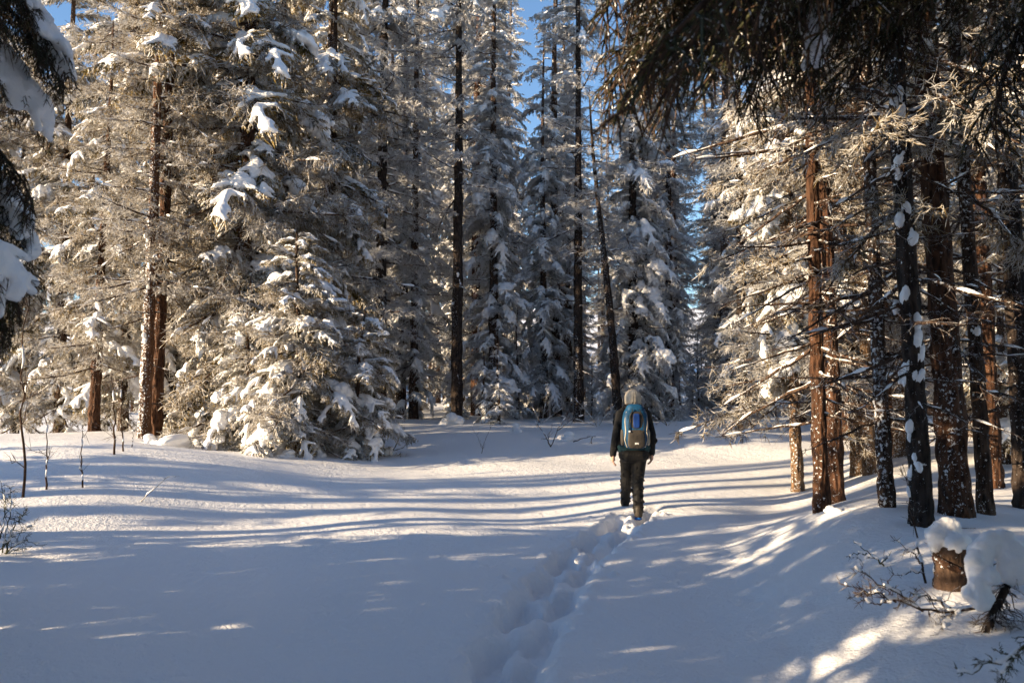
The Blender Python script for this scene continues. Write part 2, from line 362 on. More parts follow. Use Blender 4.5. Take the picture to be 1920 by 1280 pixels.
# ------------------------------------------------------------------ boughs
def bough(seed, L, kind, detail=1.0):
    """one limb with its twigs, root at the origin, growing along +x; returns (Geo, snow balls)"""
    r = np.random.default_rng(seed); G = Geo(); balls = []
    K = 9; u = np.linspace(0, 1, K)
    if kind == 'spruce':
        z = L * (.12 * u - .52 * u ** 2 + .10 * u ** 3 * r.uniform(-1, 2.2)); x = L * (u - .12 * u ** 2)
    elif kind == 'hang':
        z = L * (.12 * u - .55 * u ** 2 + .08 * u ** 3); x = L * (u - .18 * u ** 2)
    elif kind == 'fuzz':
        z = L * (-.05 * u - .12 * u ** 2 + .16 * u ** 3 * r.uniform(-.5, 1.2)); x = L * u
    else:
        z = L * (-.12 * u + .10 * u ** 2 * r.uniform(-1, 1)); x = L * u
    y = L * (.05 * np.sin(u * r.uniform(2, 5) + r.uniform(0, 6)) - .05 * math.sin(0))
    stem = np.stack([x, y - y[0], z + r.normal(0, .008 * L, K) * (u > 0)], 1)
    r0 = .013 * L + .004
    G.add(*tubes(stem[None], (r0 * (1 - u) ** .8 + .004)[None], 5), 1)
    up = np.array([0, 0, 1.])
    if kind in ('spruce', 'hang'):
        n2 = int((30 if kind == 'spruce' else 34) * L / 2 * (1 if detail > .6 else .7))
        us = np.sort(r.uniform(.08, .99, n2)); P, T = curve_eval(stem, us)
        side = np.where(np.arange(n2) % 2 == 0, 1., -1.) * r.uniform(.75, 1.1, n2)
        Sd = np.cross(T, up); Sd /= np.linalg.norm(Sd, axis=1, keepdims=True)
        l2 = L * (.36 * (1 - us) ** .75 + .08) * r.uniform(.6, 1.15, n2) * np.clip(us / .3, .45, 1)
        D = T * r.uniform(.3, 1.1, n2)[:, None] + Sd * side[:, None] + up * r.uniform(-.45, .18, n2)[:, None]
        D /= np.linalg.norm(D, axis=1, keepdims=True)
        k2 = np.linspace(0, 1, 5); droop = (.20 if kind == 'spruce' else .45)
        P2 = P[:, None] + D[:, None] * (l2[:, None] * k2)[..., None]
        P2[:, :, 2] -= droop * l2[:, None] * k2 ** 2
        P2[:, 1:] += r.normal(0, .012, P2[:, 1:].shape)
        rn = .013 if kind == 'spruce' else .0055
        if detail < .6: rn = .020
        G.add(*tubes(P2, np.broadcast_to(np.array([.9, 1, .95, .8, .3]) * rn, (n2, 5)), 3), 0)
        # tertiary twigs
        p0s, ds, ls = [], [], []
        sp = .050 if detail > .6 else .11
        for i in range(n2):
            m = max(2, int(l2[i] / sp)); tt = (np.arange(m) + r.uniform(.2, .8, m)) / m
            p, t = curve_eval(P2[i], tt); s2 = np.cross(t, up); s2 /= np.linalg.norm(s2, axis=1, keepdims=True) + 1e-9
            for sd in (1, -1):
                d = t * .8 + s2 * sd * r.uniform(.5, 1.0, m)[:, None] + up * r.normal(-.22, .25, m)[:, None]
                p0s.append(p); ds.append(d); ls.append((.055 + .20 * l2[i] * (1 - tt)) * r.uniform(.6, 1.3, m))
        # pendent twigs
        nh = int((70 if kind == 'spruce' else 120) * L / 2 * (1 if detail > .6 else .5))
        p, t = curve_eval(stem, r.uniform(.1, 1, nh)); jj = r.integers(0, n2, nh); kk = r.uniform(0, .9, nh)
        ph = P2[jj, (kk * 4).astype(int)]
        p0s.append(np.where(r.random((nh, 1)) < .3, p, ph)); ds.append(np.stack([r.normal(0.1, .3, nh), r.normal(0, .3, nh), -np.ones(nh)], 1))
        ls.append(r.uniform(.08, .26, nh) * (1.1 if kind == 'spruce' else 1.25))
        p0 = np.concatenate(p0s); d = np.concatenate(ds); l = np.concatenate(ls)
        if kind == 'spruce':
            G.add(*twigs(p0, d, l, r.uniform(.8, 1.25, len(l)) * rn, .02), 0)
        else:
            G.add(*twigs(p0, d, l, .0045, .02), 1)
            # real needles on the nearest boughs
            dn = d / np.linalg.norm(d, axis=1, keepdims=True); nn = 22
            tt = r.uniform(.05, 1, (len(l), nn)); c = p0[:, None] + dn[:, None] * (tt * l[:, None])[..., None] + np.array([0, 0, -.02]) * (tt ** 2)[..., None]
            nd = r.normal(0, 1, c.shape); nd -= (nd * dn[:, None]).sum(-1, keepdims=True) * dn[:, None]; nd /= np.linalg.norm(nd, axis=-1, keepdims=True) + 1e-9
            nd = nd + dn[:, None] * .75; nd /= np.linalg.norm(nd, axis=-1, keepdims=True)
            ln = r.uniform(.014, .024, tt.shape)[..., None]; wv = np.cross(nd, r.normal(0, 1, c.shape)); wv /= np.linalg.norm(wv, axis=-1, keepdims=True) + 1e-9
            V = np.stack([c - wv * .0017, c + wv * .0017, c + nd * ln], 2).reshape(-1, 3)
            G.add(V, np.arange(len(V)).reshape(-1, 3), 0)
        # lying snow: along the stem and out on the side twigs, in patches
        ph1, ph2 = r.uniform(0, 6, 2)
        cov = lambda uu: np.sin(uu * 9 + ph1) + .6 * np.sin(uu * 17 + ph2)
        for uu in np.linspace(.15, .97, int(26 * L / 2) + 6):
            c = cov(np.array([uu]))[0]
            if c > -.75:
                p, t = curve_eval(stem, np.array([uu])); rr = (.075 + .050 * min(c, 1.2)) * (1.15 - .5 * uu) * (L / 2) ** .5
                balls.append((p[0, 0], p[0, 1], p[0, 2] + rr * .55, rr * r.uniform(.85, 1.2)))
        for i in range(n2):
            if cov(us[i:i + 1])[0] + r.normal(0, .6) > -.30:
                n = max(3, int(l2[i] * .75 / .035))
                for tt in np.linspace(.05, r.uniform(.45, .85), n):
                    p, _ = curve_eval(P2[i], np.array([tt])); rr = .060 * (1.1 - .5 * tt) * (L / 2) ** .4
                    balls.append((p[0, 0], p[0, 1], p[0, 2] + rr * .5, rr * r.uniform(.85, 1.15)))
    else:
        n2 = int((26 if kind == 'fuzz' else 12) * L / 2)
        us = np.sort(r.uniform(.12, 1, n2)); P, T = curve_eval(stem, us)
        Sd = np.cross(T, up); Sd /= np.linalg.norm(Sd, axis=1, keepdims=True)
        side = np.where(np.arange(n2) % 2 == 0, 1., -1.)
        D = T * r.uniform(.3, 1.0, n2)[:, None] + Sd * (side * r.uniform(.4, 1, n2))[:, None] + up * r.normal(-.05, .30, n2)[:, None]
        D /= np.linalg.norm(D, axis=1, keepdims=True)
        l2 = L * (.33 * (1 - us) ** .7 + .09) * r.uniform(.5, 1.2, n2) * np.clip(us / .3, .4, 1)
        k2 = np.linspace(0, 1, 5)
        P2 = P[:, None] + D[:, None] * (l2[:, None] * k2)[..., None]; P2[:, :, 2] -= .10 * l2[:, None] * k2 ** 2
        P2[:, 1:] += r.normal(0, .016, P2[:, 1:].shape)
        rn = .0075 if kind == 'fuzz' else .006
        if detail < .6: rn = .012
        G.add(*tubes(P2, np.broadcast_to(np.array([1.1, 1, .85, .7, .3]) * rn, (n2, 5)), 3), 0)
        p0s, ds, ls = [], [], []
        sp = (.050 if kind == 'fuzz' else .12) * (1 if detail > .6 else 1.9)
        for i in range(n2):
            m = max(2, int(l2[i] / sp)); tt = r.uniform(.1, 1, m)
            p, t = curve_eval(P2[i], tt)
            for _ in range(2 if kind == 'fuzz' else 1):
                d = t * .7 + r.normal(0, .55, (m, 3)) + up * -.08
                p0s.append(p); ds.append(d); ls.append(r.uniform(.06, .22, m) * (1 if kind == 'fuzz' else .8))
        p0 = np.concatenate(p0s); d = np.concatenate(ds); l = np.concatenate(ls)
        G.add(*twigs(p0, d, l, r.uniform(.7, 1.3, len(l)) * rn * .85, .015, r.normal(0, .008, (len(l), 3))), 0)
        ph1 = r.uniform(0, 6)
        for uu in np.linspace(.04, .97, int(95 * L / 2)):
            c = math.sin(uu * 11 + ph1) + .5 * math.sin(uu * 29 + ph1 * 3)
            if c > (-.5 if kind == 'fuzz' else -.2):
                p, t = curve_eval(stem, np.array([uu])); rr = .013 + .022 * max(0, c) * (1 - .5 * uu) * (1.3 if kind == 'fuzz' else .75)
                balls.append((p[0, 0], p[0, 1], p[0, 2] + rr * .6, rr))
    return G, balls, stem

LIB = {}; STEMS = {}
def lib(kind, n, L, mats, base_seed, voxel, detail=1.0, key=None):
    out = []
    for i in range(n):
        l = L * (.85 + .3 * i / max(1, n - 1)); Gq, b, stem = bough(base_seed + i, l, kind, detail)
        me = Gq.mesh(key or kind, mats)
        sn = remesh('lying_snow', b, voxel, M_PAD, 3, sub=1) if b else None
        out.append((l, me, sn, Gq.arrays())); STEMS[me.name] = stem
    LIB[key or kind] = out
lib('spruce', 7, 2.0, [M_NEEDLE, M_BARK], 100, .026)
lib('fuzz', 6, 2.0, [M_FUZZ, M_BARK], 200, .014)
lib('dead', 5, 1.6, [M_TWIG, M_BARK], 300, .011)
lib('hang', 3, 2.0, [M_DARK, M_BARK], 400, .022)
lib('spruce', 4, 2.0, [M_FROSTY, M_BARK], 500, .045, .5, 'spruce_far')
lib('fuzz', 4, 2.0, [M_HOAR, M_BARK], 600, .034, .5, 'fuzz_far')
lib('spruce', 6, 2.0, [M_FROSTY, M_BARK], 700, .028, .8, 'spruce_shade')
lib('fuzz', 5, 2.0, [M_HOAR, M_BARK], 800, .018, .8, 'fuzz_shade')

# loose lumps of snow lodged on trunks and stubs, and mounds on the ground
def lump(seed, n=9, size=.12):
    r = np.random.default_rng(seed)
    b = [(r.normal(0, .5) * size, r.normal(0, .4) * size, r.normal(0, .5) * size, size * r.uniform(.4, .85)) for _ in range(n)]
    return remesh('snow_clump', b, size * .11, M_PAD, 2, sub=2, rough=.014)
LUMPS = [lump(s) for s in range(4)]
def cap(seed):
    """a heavy cushion of snow: domed above, lobed below, lengthened along x"""
    r = np.random.default_rng(50 + seed); b = []
    for k in range(7):
        t = k / 6 - .5; b.append((t * .34, r.normal(0, .02), .03 - .10 * t * t + r.normal(0, .01), .085 * (1.15 - 1.1 * abs(t)) * r.uniform(.9, 1.15)))
        for sd in (-1, 1):
            if r.random() < .8: b.append((t * .34 + r.normal(0, .02), sd * r.uniform(.05, .12), -.02 - r.uniform(0, .05), r.uniform(.035, .065)))
    return remesh('snow_cap', b, .014, M_PAD, 3, sub=2, rough=.012)
CAPS = [cap(s) for s in range(7)]

# ------------------------------------------------------------------ trees
def trunk_curve(H, lean, r, wob=.06):
    K = 16; u = np.linspace(0, 1, K)
    P = np.stack([lean[0] * u * H + wob * np.sin(u * 5 + r.uniform(0, 6)) * u, lean[1] * u * H + wob * np.sin(u * 4 + r.uniform(0, 6)) * u, u * H], 1)
    return P
def trunk_mesh(P, r0, r, mat, sides=34, rows=170):
    u = np.linspace(0, 1, rows) ** 1.25; C, _ = curve_eval(P, u); H = P[-1, 2]
    C[0, 2] -= .35
    R = r0 * (1 - u) ** .85 + .012 + r0 * .20 * np.exp(-u * H / .15)
    V, F = tubes(C[None], R[None], sides)
    nz = r.normal(0, 1, (rows, sides))
    for _ in range(2): nz[1:-1] = (nz[:-2] + nz[1:-1] + nz[2:]) / 3
    Vr = V.reshape(rows, sides, 3); Vr += (Vr - C[:, None]) * nz[..., None] * .19
    V = Vr.reshape(-1, 3)
    return mesh_np('trunk', V, F, [mat])

def limb_list(P, spec, r):
    """spec: list of (kind, z0, z1, spacing, per_whorl, len0, len1, pitch0, pitch1)"""
    out = []; H = P[-1, 2]
    for kind, z0, z1, dz, per, l0, l1, a0, a1 in spec:
        z = z0
        while z < z1:
            t = (z - z0) / max(.01, z1 - z0); n = max(1, int(round(per + r.uniform(-.6, .6)))); off = r.uniform(0, 6.28)
            for k in range(n):
                L = (l0 + (l1 - l0) * t) * r.uniform(.5, 1.25); pit = (a0 + (a1 - a0) * t) + r.normal(0, 12)
                az = off + k * 6.283 / n + r.normal(0, .3); zz = z + r.uniform(-.9, .9) * dz
                c, _ = curve_eval(P, np.array([np.clip(zz / H, 0, .995)]))
                out.append((kind, int(r.integers(0, 99)), c[0], az, math.radians(pit), L, r.normal(0, .25)))
            z += dz * r.uniform(.75, 1.25)
    return out
def limb_matrix(c, az, pit, L, roll, l_lib):
    s = L / l_lib
    return Matrix.Translation(Vector(c)) @ Euler((0, 0, az)).to_matrix().to_4x4() @ Matrix.Rotation(-pit, 4, 'Y') @ Matrix.Rotation(roll, 4, 'X') @ Matrix.Scale(s, 4)

def tree(name, cat, label, base, H, r0, spec, mat=None, lean=(0, 0), seed=0, group=None, snow_p=.9, wob=.06, limb_name='bough', lumps=0, extra=(), caps=.36):
    """a near tree: trunk, every limb a part, the snow on a limb its sub-part"""
    r = np.random.default_rng(1000 + seed)
    root = empty(name, Vector(base)); tag(root, label, cat, group)
    P = trunk_curve(H, lean, r, wob)
    link('trunk', trunk_mesh(P, r0, r, mat or M_BARK), root)
    for kind, j, c, az, pit, L, roll in limb_list(P, spec, r) + list(extra):
        l_lib, me, sn, _ = LIB[kind][j % len(LIB[kind])]
        o = link(limb_name if kind[:4] in ('spru', 'hang') else 'branch', me, root)
        o.matrix_local = limb_matrix(c, az, pit, L, roll, l_lib)
        if sn is not None and r.random() < snow_p:
            q = link('snow_pad', sn, o)
            if kind.startswith('spruce') and r.random() < caps:
                q2 = link('snow_cap', CAPS[int(r.integers(0, 7))], o); pp, _ = curve_eval(STEMS[me.name], np.array([r.uniform(.35, .9)])); cs = r.uniform(.7, 1.8)
                q2.location = pp[0] + np.array([0, r.normal(0, .08), .05 * cs]); q2.scale = (cs, cs * r.uniform(.9, 1.5), cs * r.uniform(.8, 1.2)); q2.rotation_euler = (r.normal(0, .2), r.uniform(.1, .6), r.normal(0, .5))
            if kind[:4] in ('fuzz', 'dead'): q['kind'] = 'stuff'         # many tiny bits of snow on thin twigs
    for k in range(lumps):
        z = r.uniform(.3, min(H * .6, 4.5)); c, _ = curve_eval(P, np.array([z / H])); a = r.uniform(2.2, 5.2)
        o = link('snow_clump', LUMPS[int(r.integers(0, 4))], root); rr = r0 * (1 - z / H) * .5
        o.location = (c[0, 0] + math.cos(a) * rr, c[0, 1] + math.sin(a) * rr, z); sc = r.uniform(.35, .8) * (.5 + r0 * 2.4)
        o.scale = (sc, sc, sc * r.uniform(1.3, 2.6)); o.rotation_euler = (r.uniform(-.4, .4), r.uniform(-.4, .4), r.uniform(0, 6))
    return root

def archetype(spec, H, r0, mat, seed):
    """a farther tree: trunk, crown and the snow lying on it, three shared meshes"""
    r = np.random.default_rng(2000 + seed); P = trunk_curve(H, (r.normal(0, .008), r.normal(0, .008)), r, .12)
    tm = trunk_mesh(P, r0, r, mat, 9, 40); Gc = Geo(); sv, sf, n = [], [], 0
    for kind, j, c, az, pit, L, roll in limb_list(P, spec, r):
        l_lib, me, sn, (V, F, Mi) = LIB[kind][j % len(LIB[kind])]
        M = np.array(limb_matrix(c, az, pit, L, roll, l_lib)); V2 = V @ M[:3, :3].T + M[:3, 3]
        Gc.V.append(V2); Gc.F.append(F + Gc.n); Gc.M.append(Mi); Gc.n += len(V2)
        if sn is not None and r.random() < .85:
            q = np.empty(len(sn.vertices) * 3, np.float32); sn.vertices.foreach_get('co', q); q = q.reshape(-1, 3) @ M[:3, :3].T + M[:3, 3]
            lp = np.empty(len(sn.loops), np.int32); sn.loops.foreach_get('vertex_index', lp)
            sv.append(q); sf.append(lp.reshape(-1, 4) + n); n += len(q)
    cm = Gc.mesh('crown', [M_FROSTY if spec[-1][0].startswith('spruce') else M_HOAR, M_BARK])
    sm_ = mesh_np('snow_load', np.concatenate(sv), np.concatenate(sf), [M_PAD])
    return tm, cm, sm_, H
def spruce_spec(H, R, z0=1.0, far='', low=None):
    k = 'spruce' + far; f = 'fuzz' + far
    return [(f, .6, max(z0, 1.2), .5, 3, R * .7, R * .8, -8, -12), (k, z0, H * .45, .46, 4.4, R, R * .85, -14, -8), (k, H * .45, H * .97, .42, 4.4, R * .85, .35, -6, 28)]
def fuzzy_spec(H, R, z0=1.5, far=''):
    f = 'fuzz' + far; k = 'spruce' + far
    return [(f, z0, H * .6, .36, 3.6, R * .8, R, -10, -4), (k, H * .6, H * .97, .5, 4, R * .8, .4, -5, 25), (f, H * .3, H * .9, .6, 3, R, R * .5, -5, 10)]
ARCH = [archetype(spruce_spec(19, 1.5, 1.6, '_far'), 19, .15, M_BARK, 1),
        archetype(spruce_spec(21, 1.9, 2.6, '_far'), 21, .17, M_BARK, 2),
        archetype(fuzzy_spec(20, 1.4, 2.0, '_far'), 20, .15, M_RED, 3),
        archetype(fuzzy_spec(18, 1.7, 1.0, '_far'), 18, .13, M_BLACK, 4),
        archetype([('fuzz_far', 9, 19, .5, 3, 1.2, .6, -5, 15), ('spruce_far', 12, 20, .5, 3.5, 1.4, .4, -5, 25)], 20.5, .17, M_BARK, 5),
        archetype(spruce_spec(7.5, 1.25, .4, '_far'), 7.5, .07, M_BARK, 6),
        archetype([('fuzz_far', 14, 20, .6, 3, 1.2, .6, -5, 15), ('spruce_far', 15, 21, .6, 3.2, 1.3, .4, -5, 25)], 21.5, .15, M_BARK, 7)]
def far_tree(k, x, y, sc, rz, label, group, name='spruce_tree', z=None):
    tm, cm, sn, H = ARCH[k]
    root = empty(name, (x, y, gz(x, y) if z is None else z), rz); root.scale = (sc, sc, sc); tag(root, label, 'tree', group)
    link('trunk', tm, root); link('crown', cm, root); link('snow_load', sn, root)['kind'] = 'stuff'
    return root

def ground_at(px, d): return foot(px, d)

# --- left group, lit by the sun
B = ground_at
tree('spruce_tree', 'tree', 'slim sunlit spruce at far left with its snow-capped broken top in view', B(178, 19), 10.0, .11,
     [('fuzz', 1.5, 9.6, .28, 4.2, 1.25, .8, -14, -6), ('spruce', 2.5, 8.5, .8, 2.4, 1.4, 1.0, -18, -10)], M_RED, (.012, 0), 1, lumps=5)
tree('pine_tree', 'tree', 'sunlit trunk crusted with snow on its left side, touching a red-brown trunk', B(272, 16), 17, .105,
     [('fuzz', 2.8, 15, .34, 3.2, 1.3, 1.0, -12, 5), ('dead', 1, 4, .5, 2, .9, 1.1, -15, -8), ('spruce', 9, 16.5, .5, 4, 1.3, .4, -10, 20)], M_PLASTER, (.014, 0), 2, lumps=9)
tree('pine_tree', 'tree', 'bare red-brown trunk right beside the snow-crusted trunk at left', B(293, 16.4), 18, .11,
     [('fuzz', 3.4, 16, .36, 3.2, 1.5, 1.0, -12, 5), ('spruce', 8, 17.5, .5, 4, 1.5, .4, -10, 20)], M_RED, (.010, .004), 3)
tree('spruce_tree', 'tree', 'big sunlit spruce with thick dark trunk and snow-laden boughs left of the clearing', B(452, 17.3), 21, .165,
     [('fuzz', .9, 5.5, .26, 4.5, 2.0, 2.2, -24, -14), ('spruce', 1.2, 4.0, .4, 4, 2.0, 2.1, -30, -20), ('fuzz', 5.5, 12, .32, 4.4, 2.2, 1.8, -10, -2), ('spruce', 3.2, 12, .62, 3.4, 2.2, 2.1, -18, -10), ('spruce', 12, 20.5, .5, 4.2, 1.9, .4, -8, 25)], M_RED, (.0, .0), 4, lumps=3)
tree('young_spruce', 'tree', 'young sunlit spruce buried under snow in front of the big spruce', B(560, 15.0), 4.2, .055,
     [('spruce', .5, 4.15, .18, 5, 1.65, .5, -26, 22), ('fuzz', .2, 3.2, .25, 4, 1.5, .9, -20, -5)], M_BARK, (-.01, 0), 5)
tree('young_spruce', 'tree', 'low snow-bent spruce at the edge of the clearing, right of the buried young spruce', B(668, 15.6), 2.9, .045,
     [('spruce', .3, 2.85, .18, 4.6, 1.3, .5, -26, 20), ('fuzz', .1, 2.0, .3, 4, 1.2, .7, -18, -5)], M_BARK, (.04, 0), 6)
tree('young_spruce', 'tree', 'sunlit young spruce hugging the foot of the big spruce, left of the buried one', B(470, 15.8), 3.0, .05,
     [('spruce', .4, 2.95, .18, 4.6, 1.25, .5, -26, 20), ('fuzz', .15, 2.4, .25, 4, 1.2, .7, -20, -5)], M_BARK, (-.02, 0), 10)
tree('spruce_tree', 'tree', 'tall spruce with blue-shaded snow pads down its right side, right of the big spruce', B(610, 19.5), 20, .16,
     [('fuzz', 1.0, 9, .40, 3.4, 1.7, 1.9, -14, -8), ('spruce', 1.6, 11, .44, 4.4, 1.75, 1.6, -20, -12), ('spruce', 11, 19.5, .46, 4.4, 1.55, .35, -10, 25)], M_BARK, (.004, 0), 7, caps=.4)
for px, d, r0, mat, lab, sd in [(318, 22, .15, M_BLACK, 'dark slender trunk standing right of the paired trunks at left', 11),
                                (356, 27, .13, M_BLACK, 'thin dark trunk against the blue shaded snow left of the big spruce', 12),
                                (383, 20.5, .11, M_BARK, 'short-limbed dark trunk just left of the big spruce', 13),
                                (407, 24, .18, M_PLASTER, 'brown trunk half hidden behind the left boughs of the big spruce', 14)]:
    tree('pine_tree', 'tree', lab, B(px, d), 19, r0, [('fuzz', 4, 17, .5, 3, 1.5, 1.0, -10, 5), ('spruce', 9, 18.5, .6, 3.5, 1.5, .4, -10, 20)], mat, (.006, 0), sd)
for px, d, H_, R, mat, lab, sd in [(112, 22, 17, 1.8, M_BARK, 'dark green shaded spruce behind the broken top at far left', 15),
                                   (30, 25, 18, 1.7, M_BLACK, 'frosted spruce nearest the left edge beyond the snow mound', 16),
                                   (232, 21, 19, 1.9, M_BARK, 'green spruce filling the gap between the broken top and the paired trunks', 17),
                                   (345, 23.5, 20, 1.7, M_BARK, 'sunlit spruce crown rising behind the paired trunks', 18),
                                   (-60, 22, 17, 1.9, M_BARK, 'spruce cut off by the left edge beyond the mound', 19),
                                   (520, 23, 21, 1.8, M_BARK, 'frosted spruce rising right behind the big spruce', 8),
                                   (660, 26, 21, 1.7, M_BARK, 'tall grey spruce left of the grey frosted spruce', 9)]:
    tree('spruce_tree', 'tree', lab, B(px, d), H_, .115, [('fuzz', .8, H_ * .6, .38, 3.6, R * .9, R, -16, -4), ('spruce', 1.3, H_ * .5, .55, 3.6, R, R * .9, -20, -12), ('spruce', H_ * .5, H_ - .4, .45, 4.2, R * .9, .35, -8, 24)], mat, (0, 0), sd)
# --- centre, in the shade
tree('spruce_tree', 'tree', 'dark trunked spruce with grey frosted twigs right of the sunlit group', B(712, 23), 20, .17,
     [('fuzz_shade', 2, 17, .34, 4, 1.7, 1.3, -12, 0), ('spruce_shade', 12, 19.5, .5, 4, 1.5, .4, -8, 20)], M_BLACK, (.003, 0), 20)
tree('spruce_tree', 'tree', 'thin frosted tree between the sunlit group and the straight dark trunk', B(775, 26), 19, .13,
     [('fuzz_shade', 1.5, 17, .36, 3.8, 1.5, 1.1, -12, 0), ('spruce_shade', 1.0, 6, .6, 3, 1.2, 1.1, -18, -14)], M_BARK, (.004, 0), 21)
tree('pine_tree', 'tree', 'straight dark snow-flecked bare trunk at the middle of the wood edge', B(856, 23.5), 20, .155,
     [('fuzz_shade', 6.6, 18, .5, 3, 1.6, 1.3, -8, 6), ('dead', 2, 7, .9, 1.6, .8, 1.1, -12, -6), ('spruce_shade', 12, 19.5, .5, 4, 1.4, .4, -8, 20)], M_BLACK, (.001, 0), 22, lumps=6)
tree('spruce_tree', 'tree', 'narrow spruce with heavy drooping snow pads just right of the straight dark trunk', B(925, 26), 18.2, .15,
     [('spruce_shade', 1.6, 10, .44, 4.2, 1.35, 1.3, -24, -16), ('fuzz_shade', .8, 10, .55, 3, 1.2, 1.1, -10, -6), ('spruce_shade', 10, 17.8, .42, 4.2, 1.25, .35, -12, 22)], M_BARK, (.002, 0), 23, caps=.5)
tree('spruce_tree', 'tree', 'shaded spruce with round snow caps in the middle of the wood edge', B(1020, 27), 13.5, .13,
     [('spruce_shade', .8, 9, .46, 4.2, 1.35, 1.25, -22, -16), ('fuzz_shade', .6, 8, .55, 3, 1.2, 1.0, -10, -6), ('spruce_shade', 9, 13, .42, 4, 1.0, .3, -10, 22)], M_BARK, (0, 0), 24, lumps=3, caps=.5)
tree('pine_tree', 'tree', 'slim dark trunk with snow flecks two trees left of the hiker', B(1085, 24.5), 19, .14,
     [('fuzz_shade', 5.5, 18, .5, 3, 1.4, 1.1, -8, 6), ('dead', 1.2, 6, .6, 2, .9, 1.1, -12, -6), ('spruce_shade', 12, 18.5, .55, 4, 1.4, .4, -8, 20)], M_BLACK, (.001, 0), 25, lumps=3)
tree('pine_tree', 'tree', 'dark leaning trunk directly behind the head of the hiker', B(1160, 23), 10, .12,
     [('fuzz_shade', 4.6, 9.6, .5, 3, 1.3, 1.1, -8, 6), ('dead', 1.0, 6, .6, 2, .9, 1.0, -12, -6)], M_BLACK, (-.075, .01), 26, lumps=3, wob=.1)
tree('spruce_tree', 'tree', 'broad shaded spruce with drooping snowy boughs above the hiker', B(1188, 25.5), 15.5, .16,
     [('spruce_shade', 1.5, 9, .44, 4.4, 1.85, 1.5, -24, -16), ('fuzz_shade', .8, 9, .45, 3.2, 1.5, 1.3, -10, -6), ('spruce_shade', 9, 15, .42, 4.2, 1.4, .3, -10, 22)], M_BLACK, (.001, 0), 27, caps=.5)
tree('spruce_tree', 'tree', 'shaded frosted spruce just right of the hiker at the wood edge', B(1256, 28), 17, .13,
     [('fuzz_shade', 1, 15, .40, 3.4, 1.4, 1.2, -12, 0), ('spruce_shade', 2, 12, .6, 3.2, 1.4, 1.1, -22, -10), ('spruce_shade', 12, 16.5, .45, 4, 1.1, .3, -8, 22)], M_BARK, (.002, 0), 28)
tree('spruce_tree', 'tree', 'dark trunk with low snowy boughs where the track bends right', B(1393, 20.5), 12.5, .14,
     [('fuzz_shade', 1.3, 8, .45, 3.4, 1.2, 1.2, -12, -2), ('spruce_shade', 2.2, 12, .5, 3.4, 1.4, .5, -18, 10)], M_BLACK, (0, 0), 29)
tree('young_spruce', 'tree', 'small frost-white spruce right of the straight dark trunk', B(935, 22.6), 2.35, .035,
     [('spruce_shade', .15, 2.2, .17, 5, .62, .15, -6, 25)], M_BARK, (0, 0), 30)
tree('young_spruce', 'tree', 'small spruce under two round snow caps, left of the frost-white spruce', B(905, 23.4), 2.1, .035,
     [('spruce_shade', .3, 1.9, .30, 4, .75, .4, -26, -10)], M_BARK, (0, 0), 31, lumps=5)

# --- right group on the bank
RB = dict(snow_p=.8)
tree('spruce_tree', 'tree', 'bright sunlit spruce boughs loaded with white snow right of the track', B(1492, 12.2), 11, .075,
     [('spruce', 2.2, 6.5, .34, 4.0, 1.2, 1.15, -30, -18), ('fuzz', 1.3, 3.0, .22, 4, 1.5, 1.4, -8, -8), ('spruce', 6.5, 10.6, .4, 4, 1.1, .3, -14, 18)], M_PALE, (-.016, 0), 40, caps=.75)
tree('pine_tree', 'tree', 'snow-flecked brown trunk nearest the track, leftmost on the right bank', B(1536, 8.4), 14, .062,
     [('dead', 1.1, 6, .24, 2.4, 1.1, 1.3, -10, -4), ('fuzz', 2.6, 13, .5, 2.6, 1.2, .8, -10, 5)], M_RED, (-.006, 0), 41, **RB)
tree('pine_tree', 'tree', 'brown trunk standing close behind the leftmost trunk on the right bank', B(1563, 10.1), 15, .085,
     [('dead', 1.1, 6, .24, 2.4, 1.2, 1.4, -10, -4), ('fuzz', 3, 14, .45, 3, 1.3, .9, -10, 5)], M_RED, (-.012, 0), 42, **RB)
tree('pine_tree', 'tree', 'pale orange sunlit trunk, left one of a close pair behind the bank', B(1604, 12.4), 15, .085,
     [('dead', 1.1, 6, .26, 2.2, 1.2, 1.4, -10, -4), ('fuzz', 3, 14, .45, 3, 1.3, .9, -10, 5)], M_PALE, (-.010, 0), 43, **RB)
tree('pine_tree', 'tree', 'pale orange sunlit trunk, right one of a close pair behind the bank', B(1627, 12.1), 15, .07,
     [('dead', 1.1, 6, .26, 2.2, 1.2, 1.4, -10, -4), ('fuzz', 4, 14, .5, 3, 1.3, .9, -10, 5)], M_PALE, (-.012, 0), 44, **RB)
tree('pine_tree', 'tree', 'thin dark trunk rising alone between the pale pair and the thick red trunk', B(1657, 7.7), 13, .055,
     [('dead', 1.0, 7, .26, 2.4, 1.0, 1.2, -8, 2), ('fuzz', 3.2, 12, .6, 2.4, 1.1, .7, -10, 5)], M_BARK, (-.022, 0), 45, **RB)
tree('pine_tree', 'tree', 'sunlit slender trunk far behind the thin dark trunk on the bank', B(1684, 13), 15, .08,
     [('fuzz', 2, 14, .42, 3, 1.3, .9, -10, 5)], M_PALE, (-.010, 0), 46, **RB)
tree('pine_tree', 'tree', 'black trunk plastered with snow lumps, left of the thick red trunk', B(1722, 6.8), 13, .074,
     [('dead', .9, 7, .30, 2.6, 1.0, 1.3, -8, 0), ('fuzz', 3.2, 12, .5, 2.6, 1.2, .8, -10, 5)], M_BLACK, (-.018, .01), 47, lumps=16, **RB)
